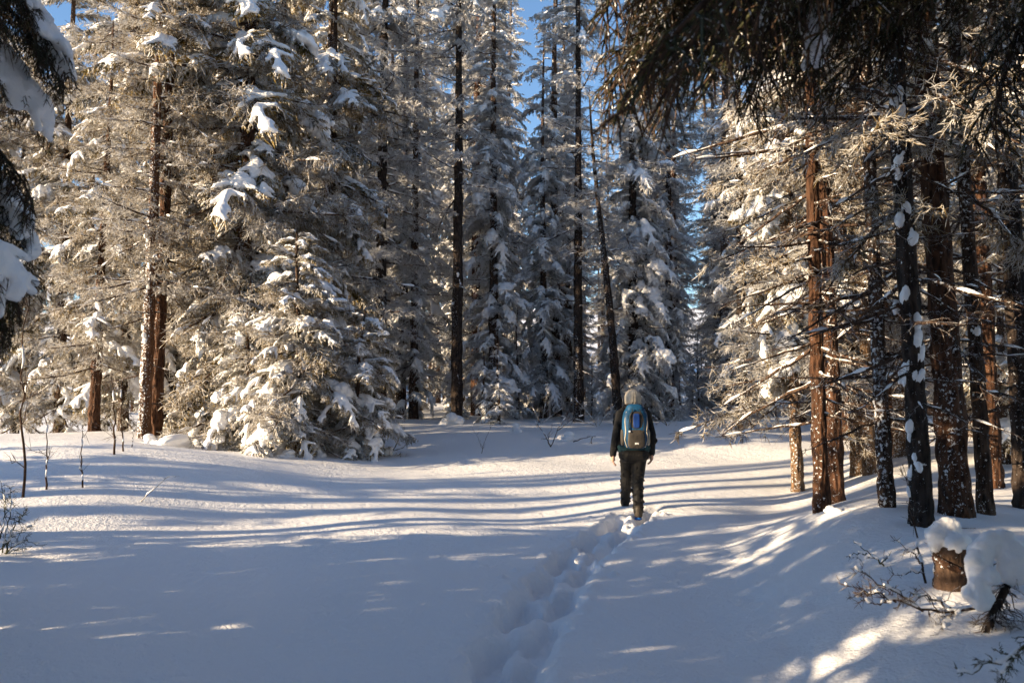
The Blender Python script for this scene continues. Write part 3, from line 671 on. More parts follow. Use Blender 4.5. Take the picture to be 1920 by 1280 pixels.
tree('pine_tree', 'tree', 'thick red-brown trunk with sunlit left edge at right', B(1786, 7.4), 16, .112,
     [('dead', 1.4, 7, .28, 2.2, 1.0, 1.3, -8, -4), ('fuzz', 3.8, 15, .5, 3, 1.4, 1.0, -10, 5)], M_RED, (-.028, 0), 48, lumps=3, **RB)
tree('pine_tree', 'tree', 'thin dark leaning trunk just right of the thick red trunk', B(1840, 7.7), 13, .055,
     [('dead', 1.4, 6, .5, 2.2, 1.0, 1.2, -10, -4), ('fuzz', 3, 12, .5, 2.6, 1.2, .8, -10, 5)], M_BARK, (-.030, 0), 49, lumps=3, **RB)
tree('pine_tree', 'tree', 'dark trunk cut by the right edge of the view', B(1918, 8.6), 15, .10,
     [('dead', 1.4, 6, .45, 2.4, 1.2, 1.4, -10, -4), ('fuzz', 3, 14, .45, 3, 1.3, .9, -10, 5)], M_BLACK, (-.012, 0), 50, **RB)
tree('young_spruce', 'tree', 'sunlit young spruce hung with snow at the far right behind the trunks', B(1880, 12), 5.0, .05,
     [('spruce', .4, 4.7, .34, 4, .95, .35, -24, 10)], M_BARK, (0, 0), 51)
tree('pine_tree', 'tree', 'red trunk standing farther back on the bank, right of the thin leaning trunk', B(1856, 10.5), 15, .09,
     [('dead', 1.6, 6, .45, 2.4, 1.2, 1.4, -10, -4), ('fuzz', 2.6, 14, .4, 3, 1.4, 1.0, -10, 5)], M_RED, (-.010, 0), 52, **RB)

# --- two trees close to the camera, in deep shade
def near_extra(lst):
    return [('hang', j, np.array(c, float), az, math.radians(p), L, ro) for j, c, az, p, L, ro in lst]
rr = np.random.default_rng(77)
base = np.array([-3.72, 4.5, gz(-3.72, 4.5)])
ex = [(k, (0, 0, z), rr.uniform(-1.1, .7), rr.uniform(-28, -6), rr.uniform(1.05, 1.45), rr.normal(0, .2)) for k, z in enumerate(np.arange(2.55, 6, .10))]
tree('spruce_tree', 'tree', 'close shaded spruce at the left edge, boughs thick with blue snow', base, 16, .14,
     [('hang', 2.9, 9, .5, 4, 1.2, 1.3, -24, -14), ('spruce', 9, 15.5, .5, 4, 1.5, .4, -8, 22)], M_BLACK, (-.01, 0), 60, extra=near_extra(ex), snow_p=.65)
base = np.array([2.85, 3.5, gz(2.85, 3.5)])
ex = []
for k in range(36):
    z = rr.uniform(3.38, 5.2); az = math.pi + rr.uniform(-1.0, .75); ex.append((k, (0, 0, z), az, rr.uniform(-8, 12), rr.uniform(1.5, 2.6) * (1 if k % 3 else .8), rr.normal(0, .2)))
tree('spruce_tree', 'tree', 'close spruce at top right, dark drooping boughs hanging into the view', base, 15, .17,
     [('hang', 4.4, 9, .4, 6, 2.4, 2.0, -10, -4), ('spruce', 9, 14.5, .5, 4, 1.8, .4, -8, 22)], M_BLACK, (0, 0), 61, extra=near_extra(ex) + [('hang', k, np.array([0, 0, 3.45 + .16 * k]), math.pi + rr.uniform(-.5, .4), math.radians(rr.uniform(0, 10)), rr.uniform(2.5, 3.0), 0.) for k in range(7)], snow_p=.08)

# --- the wood behind
wr = np.random.default_rng(31)
ORD = ['nearest', 'second nearest', 'third nearest', 'fourth nearest', 'fifth nearest', 'sixth nearest', 'seventh nearest', 'eighth nearest', 'ninth nearest', 'tenth nearest',
       'eleventh nearest', 'twelfth nearest', 'thirteenth nearest', 'fourteenth nearest', 'fifteenth nearest', 'sixteenth nearest', 'seventeenth nearest', 'eighteenth nearest', 'nineteenth nearest', 'twentieth nearest']
MARKS = [(-900, 'far beyond the left edge'), (-250, 'beyond the left edge'), (0, 'left of the snow-capped broken top'), (178, 'between the broken top and the paired trunks'), (300, 'between the paired trunks and the big spruce'), (452, 'just right of the big spruce'),
         (600, 'left of the grey frosted spruce'), (712, 'left of the straight dark trunk'), (856, 'right of the straight dark trunk'), (940, 'left of the round-capped spruce'), (1020, 'left of the slim dark trunk'),
         (1085, 'left of the hiker'), (1160, 'above the hiker'), (1256, 'where the track bends right'), (1393, 'behind the bright white boughs'), (1540, 'behind the thin trunks on the bank'), (1690, 'behind the thick red trunk'), (1800, 'behind the thin leaning trunk'), (1880, 'at the right edge'), (2000, 'beyond the right edge'), (2300, 'far beyond the right edge')]
def label_by_place(items, what):
    """items: (root, x, y); a label by the place along the wood edge and the order in depth"""
    buckets = {}
    for o, x, y in items:
        px = 960 + x / y * FPX; mk = [t for p, t in MARKS if px >= p][-1]; buckets.setdefault(mk, []).append((y, o))
    for mk, l in buckets.items():
        for i, (_, o) in enumerate(sorted(l, key=lambda q: q[0])): o['label'] = ORD[min(i, 19)] + ' ' + what + ' ' + (mk if len((what + mk).split()) < 13 else mk.replace('straight dark', 'dark').replace('round-capped', 'capped'))
WOOD = 'trees of the shaded wood behind the clearing'
placed = [(-1.6, 23.5), (5.3, 23)]
cnt = 0; wood = []
for _ in range(9000):
    if cnt >= 190: break
    y = 27 + 45 * wr.random() ** 1.2; x = wr.uniform(-.80, .75) * y
    pxc = 960 + x / y * FPX
    if any((x - a) ** 2 + (y - b) ** 2 < (1.5 + .02 * y) ** 2 for a, b in placed): continue
    if 1275 < pxc < 1330: continue
    if 970 < pxc < 1008: continue
    if 1085 < pxc < 1100 and y < 45: continue
    left = pxc < 420
    if left and y < 31: continue
    if x < -13 and y < 43: continue
    placed.append((x, y)); cnt += 1
    k = int(wr.choice(5, p=[.27, .23, .2, .15, .15])) if not left else int(wr.choice(5, p=[.1, .15, .25, .0, .5])); sc = wr.uniform(.85, 1.3)
    wood.append((far_tree(k, x, y, sc, wr.uniform(0, 6.28), None, WOOD), x, y))
label_by_place(wood, 'tree of the wood')
# understorey along the wood edge
low = []
for _ in range(60):
    x = wr.uniform(-4, 11); y = wr.uniform(25, 38)
    low.append((far_tree(5, x, y, wr.uniform(.2, .55), wr.uniform(0, 6), None, 'small spruces under the wood', 'young_spruce'), x, y))
label_by_place(low, 'little snowy spruce under the wood')
# right side behind the bank
rb = []
for _ in range(900):
    x = wr.uniform(6.2, 24); y = wr.uniform(11, 30)
    pxc = 960 + x / y * FPX
    if pxc < 1430 + (30 - y) * 3 or any((x - a) ** 2 + (y - b) ** 2 < 1.9 ** 2 for a, b in placed): continue
    placed.append((x, y))
    if len(rb) >= 40: break
    rb.append((far_tree(int(wr.choice([2, 3, 0, 4])), x, y, wr.uniform(.6, .95), wr.uniform(0, 6.28), None, 'trees behind the right bank'), x, y))
label_by_place(rb, 'tree past the bank')
# unseen trees left of the view, placed and shaped to shade the clearing
OUT = 'unseen trees left of the clearing, placed to shade it'
def out_tree(k, x, y, sc, seed):
    far_tree(k, x, y, sc, seed * 1.7, 'unseen tree left of the clearing, placed to shade it', OUT).scale = (sc * (1.5 if k == 5 else 1), sc * (1.5 if k == 5 else 1), sc)
for i, (k, x, y, sc) in enumerate([(5, -7.4, 2.0, .66), (0, -8.6, -.8, 1.0), (5, -9.8, 1.3, .74), (5, -8.4, 2.6, .62), (5, -11.5, -.4, .8), (6, -12.5, .5, 1.0), (0, -6.5, -2.6, 1.0), (1, -9, -4, 1.0), (0, -14, -3.5, 1.1),
                                   (6, -16, -1.2, 1.1), (0, -15, -6, 1.), (1, -5.0, .2, .9), (6, -18, -3, 1.1), (6, -14.6, -.4, 1.0), (5, -6.0, 1.7, .62), (5, -6.3, .6, .62), (5, -5.2, 2.6, .5), (5, -8.2, 1.0, .66)]): out_tree(k, x, y, sc, i)
for i, (k, x, y, sc) in enumerate([(6, -14.5, 3.2, .9), (6, -18, 1.6, 1.), (4, -20, 3.2, .8), (6, -24, 1.4, .9), (6, -27, -1.8, 1.), (6, -23, -.6, 1.), (6, -30, .9, .9), (4, -13.2, 6.6, .8), (6, -26, 3.0, .9), (4, -17, 6.0, .8), (4, -21, 4.6, .9), (6, -10.5, 6.0, .8), (6, -11.2, 4.4, .8), (4, -12.0, 5.05, .48)]): out_tree(k, x, y, sc, i + 20)
for i, (x, y, sc) in enumerate([(-5.2, 3.6, .30), (-6.2, 4.5, .36), (-5.6, 5.0, .26), (-7.6, 4.3, .42), (-7.2, 5.4, .34), (-6.6, 5.9, .22), (-8.8, 5.2, .45), (-8.4, 6.6, .36), (-9.6, 7.2, .40), (-9.2, 4.1, .5),
                                (-10.6, 8.0, .42), (-12.2, 8.2, .5), (-11.6, 9.0, .42), (-13.4, 7.4, .55), (-15.2, 8.6, .5), (-4.4, 3.3, .34), (-4.9, 4.2, .42), (-5.7, 4.2, .5), (-4.7, 4.9, .30), (-6.4, 5.2, .46), (-7.0, 4.9, .55), (-5.9, 3.4, .55), (-5.2, 5.7, .32), (-5.5, 6.3, .30), (-6.3, 6.5, .36), (-7.6, 6.1, .5), (-4.2, 2.7, .45), (-6.9, 5.6, .6), (-6.4, 4.7, .5), (-5.6, 4.7, .45), (-4.6, 3.9, .45)]):
    far_tree(5, x, y, sc, i * 1.1, 'small unseen spruce left of the clearing, added for its shadow', 'small unseen spruces added for their shadows on the clearing', 'young_spruce').scale = (sc * 1.5, sc * 1.5, sc)  # unseen low spruces, put in and widened to shade the foreground
# the wood goes on behind the camera: unseen trees added to darken the foreground
br = np.random.default_rng(3)
for i in range(26):
    x, y = br.uniform(-14, 14), br.uniform(-16, -2.5)
    far_tree(int(br.choice([0, 1, 1])), x, y, br.uniform(.8, 1.1), br.uniform(0, 6), 'unseen tall spruce behind the viewer, added to darken the foreground', 'unseen trees behind the viewer, added to darken the foreground')
for i, (x, y) in enumerate([(6.0, .5), (7.5, 3.4), (9.5, 1.0), (5.0, -2.5), (10.5, 5.0)]):
    far_tree(i % 2, x, y, .95, i * 1.3, 'tall spruce standing right of the clearing, outside the view', 'trees right of the clearing outside the view')

# ------------------------------------------------------------------ the hiker
M_SKIN = plain('skin', (.55, .33, .24), .55); M_JACKET = plain('black_fleece', (.007, .007, .008), .85, (60, .3)); M_TROU = plain('black_trouser_cloth', (.0050, .0046, .0046), .7, (14, .8))
M_HAT = plain('beige_knit', (.50, .45, .37), .9, (120, .6)); M_TEAL = plain('dark_teal_cloth', (.012, .045, .055), .8); M_BOOT = plain('boot_leather', (.03, .024, .018), .6); M_SOLE = plain('blue_rubber', (.01, .10, .36), .5)
M_PBLUE = plain('blue_pack_cloth', (.005, .060, .145), .6, (30, .3)); M_PDEEP = plain('deep_blue_cloth', (.008, .045, .22), .6); M_PGREY = plain('brown_grey_pack_cloth', (.042, .036, .031), .7, (30, .3)); M_PIPE = plain('beige_piping', (.42, .37, .29), .7)
M_STRAP = plain('black_webbing', (.012, .012, .013), .7); M_WHITE = plain('white_print', (.75, .75, .75), .6); M_HAIR = plain('brown_hair', (.06, .035, .02), .6); M_EYE = plain('eye', (.6, .6, .58), .3)
hx, hy = 1.60, 10.55
hz = float(ground_base(np.array([hx]), np.array([hy]))[0]) - .10
hiker = empty('person', (hx, hy, hz)); tag(hiker, 'hiker walking away in black jacket and trousers, beige hat, blue backpack', 'person')
def hand(w, sgn):
    """palm, four curled fingers and a thumb below the wrist w"""
    w = np.array(w); b = chain([w, w + (0, .012, -.045), w + (0, .018, -.085)], [.026, .030, .028], .3)
    b += chain([w + (0, -.018, -.04), w + (0, -.012, -.085)], [.022, .020]) + chain([w + (0, .036, -.045), w + (0, .040, -.085)], [.020, .019])
    for i, (oy, l) in enumerate([(-.020, .062), (.002, .074), (.022, .078), (.042, .068)]):
        p = w + (0, oy, -.088); k1 = p + (-sgn * .006, .006, -l * .45); k2 = k1 + (-sgn * .018, .010, -l * .35); k3 = k2 + (-sgn * .020, .008, -l * .16)
        b += chain([p, k1, k2, k3], [.0095, .0092, .0085, .0075], .4)
    t0 = w + (-sgn * .006, .035, -.03); b += chain([t0, t0 + (-sgn * .018, .034, -.035), t0 + (-sgn * .026, .036, -.066)], [.014, .0115, .009], .4)
    return b
LA = [(-.165, 0, 1.345), (-.235, -.045, 1.075), (-.268, .03, .835)]; RA = [(.165, 0, 1.345), (.232, -.055, 1.085), (.240, .02, .852)]
LL = [(-.080, .0, .86), (-.068, .20, .485), (-.060, .42, .12)]; RL = [(.080, .0, .86), (.052, .03, .47), (.035, -.12, .10)]
b = chain([(0, .02, 1.40), (0, .035, 1.475)], [.056, .054]) + chain([(0, .03, 1.535), (0, .045, 1.575)], [.092, .094]) + chain([(0, .085, 1.49), (0, .10, 1.475)], [.052, .04])
b += chain([(0, .135, 1.555), (0, .152, 1.525)], [.014, .018]) + chain([(-.094, .03, 1.555), (-.096, .03, 1.52)], [.016, .012]) + chain([(.094, .03, 1.555), (.096, .03, 1.52)], [.016, .012])
b += chain([(-.02, .128, 1.487), (.02, .128, 1.487)], [.013, .013])
for z, w, r_ in [(1.35, .13, .07), (1.25, .09, .105), (1.12, .07, .10), (1.0, .075, .105), (.90, .08, .105)]: b += chain([(-w, 0, z), (w, 0, z)], [r_, r_], .3)
b += chain([(0, 0, 1.38), (0, 0, .9)], [.08, .10], .25)
for A, sg in ((LA, -1), (RA, 1)): b += chain(A, [.050, .040, .027], .3) + hand(A[2], sg)
for Lg in (LL, RL): b += chain(Lg, [.085, .058, .040], .3)
b += chain([(-.060, .40, .06), (-.060, .57, .03)], [.042, .034]) + chain([(.035, -.13, .06), (.055, .06, .03)], [.042, .034])
link('body', remesh('body', b, .0072, M_SKIN, 2, sub=2), hiker)
for sg in (-1, 1):
    e = link('eye', remesh('eye', [(sg * .034, .121, 1.548, .013)], .004, M_EYE, 0), hiker)
# jacket with sleeves
rj = np.random.default_rng(9)
b = []
for z, w, r_, yo in [(1.375, .115, .075, 0), (1.32, .13, .098, 0), (1.24, .105, .122, 0), (1.14, .085, .122, 0), (1.04, .085, .122, 0), (.965, .095, .128, -.005)]: b += chain([(-w, yo, z), (w, yo, z)], [r_, r_], .25)
b += chain([(0, .0, 1.34), (0, .0, .97)], [.12, .13], .2) + chain([(0, .015, 1.39), (0, .03, 1.445)], [.074, .069])
for A in (LA, RA):
    pts = [np.array(A[0]), (np.array(A[0]) + A[1]) / 2, np.array(A[1]), (np.array(A[1]) * .45 + np.array(A[2]) * .55), np.array(A[2]) + (0, 0, -.012)]
    b += chain(pts, [.074, .064, .058, .052, .047], .25)
    for t in np.linspace(.1, 1.9, 13):
        i = int(t); p = np.array(A[i]) * (1 - t + i) + np.array(A[i + 1]) * (t - i); b.append((*(p + rj.normal(0, .016, 3)), .05 - .006 * t))
link('jacket', remesh('jacket', b, .011, M_JACKET, 3), hiker)
b = chain([(-.095, 0, .925), (.095, 0, .925)], [.134, .134], .25) + chain([(-.09, 0, .97), (.09, 0, .97)], [.128, .128], .25)
link('shirt_hem', remesh('shirt_hem', b, .012, M_TEAL, 3), hiker)
b = chain([(-.085, 0, .90), (.085, 0, .90)], [.122, .122], .25) + chain([(-.088, -.02, .83), (.088, -.02, .83)], [.120, .120], .25)
for Lg, rs in ((LL, [.110, .076, .060]), (RL, [.112, .080, .068])):
    h, k, a = [np.array(p) for p in Lg]; pts = [h, h * .55 + k * .45, k, k * .5 + a * .5, a + (0, 0, .01)]
    b += chain(pts, [rs[0], rs[0] * .5 + rs[1] * .5, rs[1], rs[1] * .5 + rs[2] * .5 - .006, rs[2]], .22)
    for t in np.linspace(.35, 1.95, 34):
        i = int(t); p = Lg[i] * np.array(1 - t + i) + np.array(Lg[i + 1]) * (t - i); an = rj.uniform(0, 6.28); rad = np.interp(t, [0, 1, 2], rs)
        d = np.array([math.cos(an), math.sin(an), 0]); q = np.array([-d[1], d[0], rj.uniform(-.8, .8)]) * .06
        b += chain([p + d * rad * .80 - q, p + d * rad * .83, p + d * rad * .78 + q], [.010, .0155, .009], .5)
link('trousers', remesh('trousers', b, .009, M_TROU, 3), hiker)
for nm, hl, toe in (('boot', (.035, -.135, .065), (.060, .075, .035)), ('boot', (-.060, .405, .065), (-.060, .58, .04))):
    hl = np.array(hl); toe = np.array(toe)
    o = link(nm, remesh('boot', chain([hl + (0, 0, .07), hl, hl * .4 + toe * .6 + (0, 0, .005), toe], [.055, .056, .050, .043], .25), .010, M_BOOT, 2), hiker)
    link('sole', remesh('sole', [(x, y, z - .030, r_ * .95) for x, y, z, r_ in chain([hl + (-.006, -.012, -.022), hl * .45 + toe * .55 + (0, 0, -.022), toe + (0, .01, -.012)], [.054, .046, .044], .25)], .008, M_SOLE, 2, squash=(1, 1, .45)), o)
# knitted hat with ribs
na, nb = 72, 26; Vh = []
for j in range(nb):
    t = j / (nb - 1); th = t * 2.12
    for i in range(na):
        a = i / na * 6.2832; rb_ = 1 + .035 * math.cos(a * 18) * min(1, th * 1.5); R = .106 * math.sin(th) ** .9 * rb_ if th < 1.57 else .106 * rb_ * (1 - .10 * (th - 1.57))
        Vh.append((R * math.cos(a) * .94, .028 + R * math.sin(a) * 1.06 - .010 * t, 1.56 + .112 * math.cos(th) - (0 if th < 1.57 else (th - 1.57) * .03)))
Fh = [(j * na + i, j * na + (i + 1) % na, (j + 1) * na + (i + 1) % na, (j + 1) * na + i) for j in range(nb - 1) for i in range(na)]
o = link('hat', mesh_np('hat', np.array(Vh), np.array(Fh), [M_HAT]), hiker)
sd = o.modifiers.new('thickness', 'SOLIDIFY'); sd.thickness = .008
link('hair', remesh('hair', chain([(-.05, -.045, 1.475), (.05, -.045, 1.475)], [.032, .032], .25) + chain([(-.075, 0, 1.48), (-.04, -.05, 1.46)], [.022, .03], .3) + chain([(.075, 0, 1.48), (.04, -.05, 1.46)], [.022, .03], .3), .009, M_HAIR, 2), hiker)

# ------------------------------------------------------------------ the backpack
def rbox(name, c, size, mat, parent, e=.45, taper=0.0, n=28, rot=None, belly=0.0):
    """rounded, softly stuffed box: a superellipsoid with a taper to the top"""
    u = np.linspace(-np.pi / 2, np.pi / 2, n); v = np.linspace(-np.pi, np.pi, 2 * n, endpoint=False); U, W = np.meshgrid(u, v, indexing='ij')
    pw = lambda x, p: np.sign(x) * np.abs(x) ** p
    x = pw(np.cos(U), e) * pw(np.cos(W), e); y = pw(np.cos(U), e) * pw(np.sin(W), e); z = pw(np.sin(U), e)
    k = 1 - taper * (z * .5 + .5); x = x * k; y = y * k * (1 + belly * (1 - z ** 2))
    Vv = np.stack([x * size[0] / 2, y * size[1] / 2, z * size[2] / 2], -1).reshape(-1, 3)
    if rot is not None: Vv = Vv @ np.array(Euler(rot).to_matrix()).T
    Vv = Vv + np.array(c); m = 2 * n; ii = np.arange(n * m).reshape(n, m)
    Ff = np.stack([ii[:-1], np.roll(ii[:-1], -1, 1), np.roll(ii[1:], -1, 1), ii[1:]], -1).reshape(-1, 4)
    return link(name, mesh_np(name, Vv, Ff, [mat]), parent)
pack = empty('backpack', (hx - .012, hy - .225, hz + 1.195)); tag(pack, 'blue and grey backpack worn by the hiker', 'backpack'); pack.scale = (.95, .92, .97)
rbox('pack_body', (0, 0, -.01), (.37, .25, .56), M_PBLUE, pack, .55, .12, belly=.1)
rbox('top_lid', (.0, .0, .245), (.27, .23, .115), M_PBLUE, pack, .6, .25)
rbox('front_pocket', (0, -.105, -.155), (.245, .085, .255), M_PGREY, pack, .55, .08)
rbox('stretch_pocket', (0, -.095, .07), (.215, .075, .27), M_PGREY, pack, .6, .1)
rbox('centre_panel', (.0, -.130, .085), (.085, .022, .19), M_PDEEP, pack, .4)
for sg in (-1, 1):
    pts = np.array([(sg * .125, -.075, .20), (sg * .150, -.092, .08), (sg * .140, -.112, -.06), (sg * .155, -.105, -.17), (sg * .12, -.075, -.265)])
    link('piping', mesh_np('piping', *tubes(np.stack([curve_eval(pts, np.linspace(0, 1, 16))[0]]), np.full((1, 16), .0085), 6), [M_PIPE]), pack)
    rbox('side_pocket', (sg * .172, .0, -.14), (.045, .16, .21), M_PIPE if sg > 0 else M_PGREY, pack, .5)
    pts = np.array([(sg * .10, .09, .24), (sg * .115, .16, .285), (sg * .125, .27, .25), (sg * .13, .335, .10), (sg * .135, .30, -.05), (sg * .14, .20, -.16), (sg * .13, .09, -.20)])
    link('shoulder_strap', mesh_np('shoulder_strap', *tubes(np.stack([curve_eval(pts, np.linspace(0, 1, 24))[0]]), np.full((1, 24), .017), 8), [M_STRAP]), pack)
    pts = np.array([(sg * .045, -.118, .235), (sg * .095, -.138, .10), (sg * .105, -.140, .0), (sg * .09, -.138, -.05)])
    link('compression_strap', mesh_np('compression_strap', *tubes(np.stack([curve_eval(pts, np.linspace(0, 1, 14))[0]]), np.full((1, 14), .006), 5), [M_STRAP]), pack)
    rbox('buckle', (sg * .095, -.148, -.055), (.026, .016, .02), M_WHITE if sg < 0 else M_STRAP, pack, .4, n=10)
pts = np.array([(-.025, -.1505, -.212), (-.012, -.1515, -.204), (0, -.152, -.209), (.012, -.1515, -.204), (.025, -.1505, -.212)])
link('logo', mesh_np('logo', *tubes(np.stack([pts, pts + (0, .0005, -.012)]), np.full((2, 5), .0045), 5), [M_WHITE]), pack)
link('haul_loop', mesh_np('haul_loop', *tubes(np.array([[(-.03, .07, .285), (-.02, .07, .32), (.02, .07, .32), (.03, .07, .285)]]), np.full((1, 4), .008), 6), [M_STRAP]), pack)

# ------------------------------------------------------------------ bare saplings, shrubs and fallen twigs
def ground_hit(px, py):
    r = ray(px, py); r = r / r[1]
    ds = np.arange(2.5, 60, .02); P = np.array([0, 0, CAM_Z]) + ds[:, None] * r[None]
    h = ground_h(P[:, 0], P[:, 1]); k = np.argmax(P[:, 2] <= h); return P[k], ds[k]
def plant(name, cat, label, base_px, strokes, r0=.008, seed=0, side=(6, .2), mat=None, snow=0, group=None, depth_wob=.12, part='stem', d=None):
    """strokes: pixel polylines of the stems; each stem gets fine side twigs of its own"""
    r = np.random.default_rng(3000 + seed); B, dd = ground_hit(*base_px)
    if d is not None: dd = d; B = at(*base_px, d)
    root = empty(name, Vector(B)); tag(root, label, cat, group); balls = []
    for si, st in enumerate(strokes):
        dz = r.normal(0, depth_wob); K = len(st)
        P = np.array([at(x, y, dd + dz * i / max(1, K - 1)) for i, (x, y) in enumerate(st)]) - B
        u = np.linspace(0, 1, 14); Q, _ = curve_eval(P, u); Q[1:-1] = (Q[:-2] + Q[1:-1] * 2 + Q[2:]) / 4; L = np.linalg.norm(np.diff(Q, axis=0), axis=1).sum()
        Q[1:-1] += r.normal(0, .004 + .004 * L, (12, 3)); rr_ = r0 * (.75 if si else 1)
        Gm = Geo(); Gm.add(*tubes(Q[None], (rr_ * (1 - .8 * u))[None], 6), 0)
        n = max(2, int(side[0] * L)); tt = r.uniform(.12, .98, n); p, t = curve_eval(Q, tt)
        D = t * .8 + r.normal(0, .55, (n, 3)); D /= np.linalg.norm(D, axis=1, keepdims=True); ls = side[1] * r.uniform(.4, 1.2, n) * (1.1 - .6 * tt)
        k2 = np.linspace(0, 1, 5); P2 = p[:, None] + D[:, None] * (ls[:, None] * k2)[..., None]; P2[:, 1:] += r.normal(0, .012 * side[1] / .2, P2[:, 1:].shape)
        Gm.add(*tubes(P2, np.broadcast_to(np.array([1, .85, .7, .5, .25]) * rr_ * .42, (n, 5)), 4), 0)
        m = n * 4; j = r.integers(0, n, m); q = P2[j, r.integers(1, 4, m)]; Dm = D[j] + r.normal(0, .6, (m, 3))
        Gm.add(*twigs(q, Dm, side[1] * r.uniform(.15, .5, m), rr_ * .26, .004), 0)
        link(part, Gm.mesh(part, [mat or M_TWIG]), root)
        if snow:
            us = np.linspace(.12, .97, int(L / .011) + 4); qq, _ = curve_eval(Q, us); ph = r.uniform(0, 6)
            for uu, q in zip(us, qq):
                c = math.sin(uu * 13 + ph) + .6 * math.sin(uu * 31 + 2 * ph)
                if c > .9 - 1.3 * snow: balls.append((*(q + (0, 0, rr_ * .8 + .003)), .0065 + .008 * max(0, c) * (1.1 - .6 * uu)))
    if balls: link('snow_pad', remesh('snow_pad', balls, .006, M_PAD, 1, sub=1), root)['kind'] = 'stuff'
    return root
SAP = 'bare saplings on the left snow mound'
for i, (bx, by, tx, ty, rr_, lab) in enumerate([(43, 932, 46, 515, .016, 'tallest bare sapling at the far left of the mound'), (87, 918, 84, 770, .012, 'thin bare sapling second from the left on the mound'), (155, 914, 155, 795, .011, 'short thin sapling stem standing alone on the mound'),
                                               (214, 852, 208, 690, .016, 'bare sapling with forked twigs behind the crest of the mound'), (231, 846, 229, 700, .012, 'straight thin sapling next to the forked one on the crest'), (247, 838, 246, 795, .008, 'shortest twig stuck in the snow by the paired trunks')]):
    plant('sapling', 'sapling', lab, (bx, by), [[(bx, by), ((bx + tx) / 2 + (4 if i % 2 else -3), (by + ty) / 2), (tx, ty)]], rr_, 10 + i, (3.5, .45), M_TWIG, .25, SAP)
plant('dry_stalk', 'twig', 'frosted grass stalk bending over the sunlit snow at left', (263, 940), [[(263, 940), (290, 915), (315, 893), (338, 893)]], .006, 20, (4, .06), M_FUZZ, .9)
plant('shrub', 'shrub', 'bare forked shrub in the open snow left of the hiker', (1033, 838), [[(1033, 838), (1020, 812), (1003, 790)], [(1033, 836), (1048, 800), (1066, 775), (1072, 745)], [(1045, 806), (1075, 785), (1110, 772)]], .015, 21, (5, .4), M_TWIG, .2)
plant('shrub', 'shrub', 'thin forked twig standing in front of the straight dark trunk', (903, 850), [[(903, 850), (908, 828), (921, 800)], [(905, 842), (897, 822), (885, 800)]], .007, 22, (5, .2), M_TWIG)
plant('broken_branch', 'branch', 'dark bent branch poking from the snow left of the hiker', (1075, 830), [[(1075, 828), (1092, 822), (1111, 818)], [(1111, 818), (1107, 830), (1102, 845)], [(1108, 828), (1112, 838), (1120, 850)]], .014, 23, (5, .15), M_BLACK)
plant('shrub', 'shrub', 'snow-tipped twigs at the foot of the snow-bent spruce', (735, 848), [[(735, 848), (748, 822), (757, 800)], [(737, 845), (756, 838), (775, 822)], [(733, 846), (722, 838), (715, 845)]], .016, 24, (8, .3), M_FUZZ, .9)
plant('shrub', 'shrub', 'tangle of frosted twigs under the wood just left of the hiker', (1120, 800), [[(1120, 800), (1100, 770), (1075, 745)], [(1118, 798), (1128, 765), (1120, 735)], [(1115, 798), (1080, 785), (1050, 780)], [(1122, 798), (1140, 775), (1152, 760)]], .014, 25, (9, .5), M_FUZZ, .6)
plant('shrub', 'shrub', 'frosted bush of fine twigs at the foot of the slim dark trunk', (1015, 795), [[(1015, 795), (1000, 765), (985, 740)], [(1016, 795), (1022, 760), (1030, 735)], [(1014, 795), (1040, 775), (1062, 760)]], .014, 26, (10, .5), M_FUZZ, .6)
plant('shrub', 'shrub', 'arching frosted twigs between the hiker and the bend of the track', (1250, 798), [[(1250, 798), (1240, 770), (1262, 745)], [(1252, 798), (1270, 775), (1268, 800)], [(1250, 796), (1225, 780), (1215, 765)]], .014, 27, (8, .45), M_FUZZ, .6)
plant('shrub', 'shrub', 'low frosted thicket of twigs where the track bends right', (1335, 800), [[(1335, 800), (1318, 770), (1300, 755)], [(1336, 800), (1345, 770), (1350, 740)], [(1338, 798), (1362, 778), (1385, 770)]], .016, 28, (9, .6), M_FUZZ, .6)
plant('shrub', 'shrub', 'dark frosty twigs of a bush at the left edge in the foreground', (18, 1040), [[(10, 1040), (25, 985), (45, 962)], [(8, 1040), (40, 1012), (75, 1018)], [(5, 1036), (18, 960), (22, 915)], [(0, 1030), (30, 1000), (62, 985)], [(0, 1010), (12, 950), (0, 900)], [(4, 1040), (32, 1028), (55, 1030)]], .009, 29, (26, .16), M_DARK, .7)
plant('sapling', 'sapling', 'leafless sapling in front of the black plastered trunk at right', (1736, 1094), [[(1736, 1094), (1722, 1020), (1706, 945), (1692, 870)], [(1730, 1060), (1712, 1035), (1684, 1015)], [(1733, 1075), (1708, 1070), (1690, 1080)]], .008, 30, (9, .16), M_TWIG, .25)
plant('sapling', 'sapling', 'second leafless sapling close to the snow-capped stump', (1757, 1096), [[(1757, 1096), (1750, 1050), (1742, 1000), (1760, 985), (1830, 990)], [(1752, 1050), (1772, 1030), (1790, 1040)]], .008, 31, (9, .14), M_TWIG, .25)
plant('fallen_twig', 'twig', 'dark spiky twig stuck in the snow left of the stump', (1658, 1062), [[(1658, 1062), (1632, 1040), (1600, 1012)], [(1625, 1036), (1605, 1037), (1587, 1044)], [(1650, 1055), (1664, 1045), (1672, 1033)]], .007, 32, (11, .09), M_DARK, .3)
plant('fallen_twig', 'twig', 'small twig poking out of the snow near the bottom right corner', (1893, 1228), [[(1893, 1228), (1872, 1222), (1858, 1213)], [(1880, 1224), (1877, 1215), (1875, 1210)]], .004, 33, (6, .03), M_DARK)
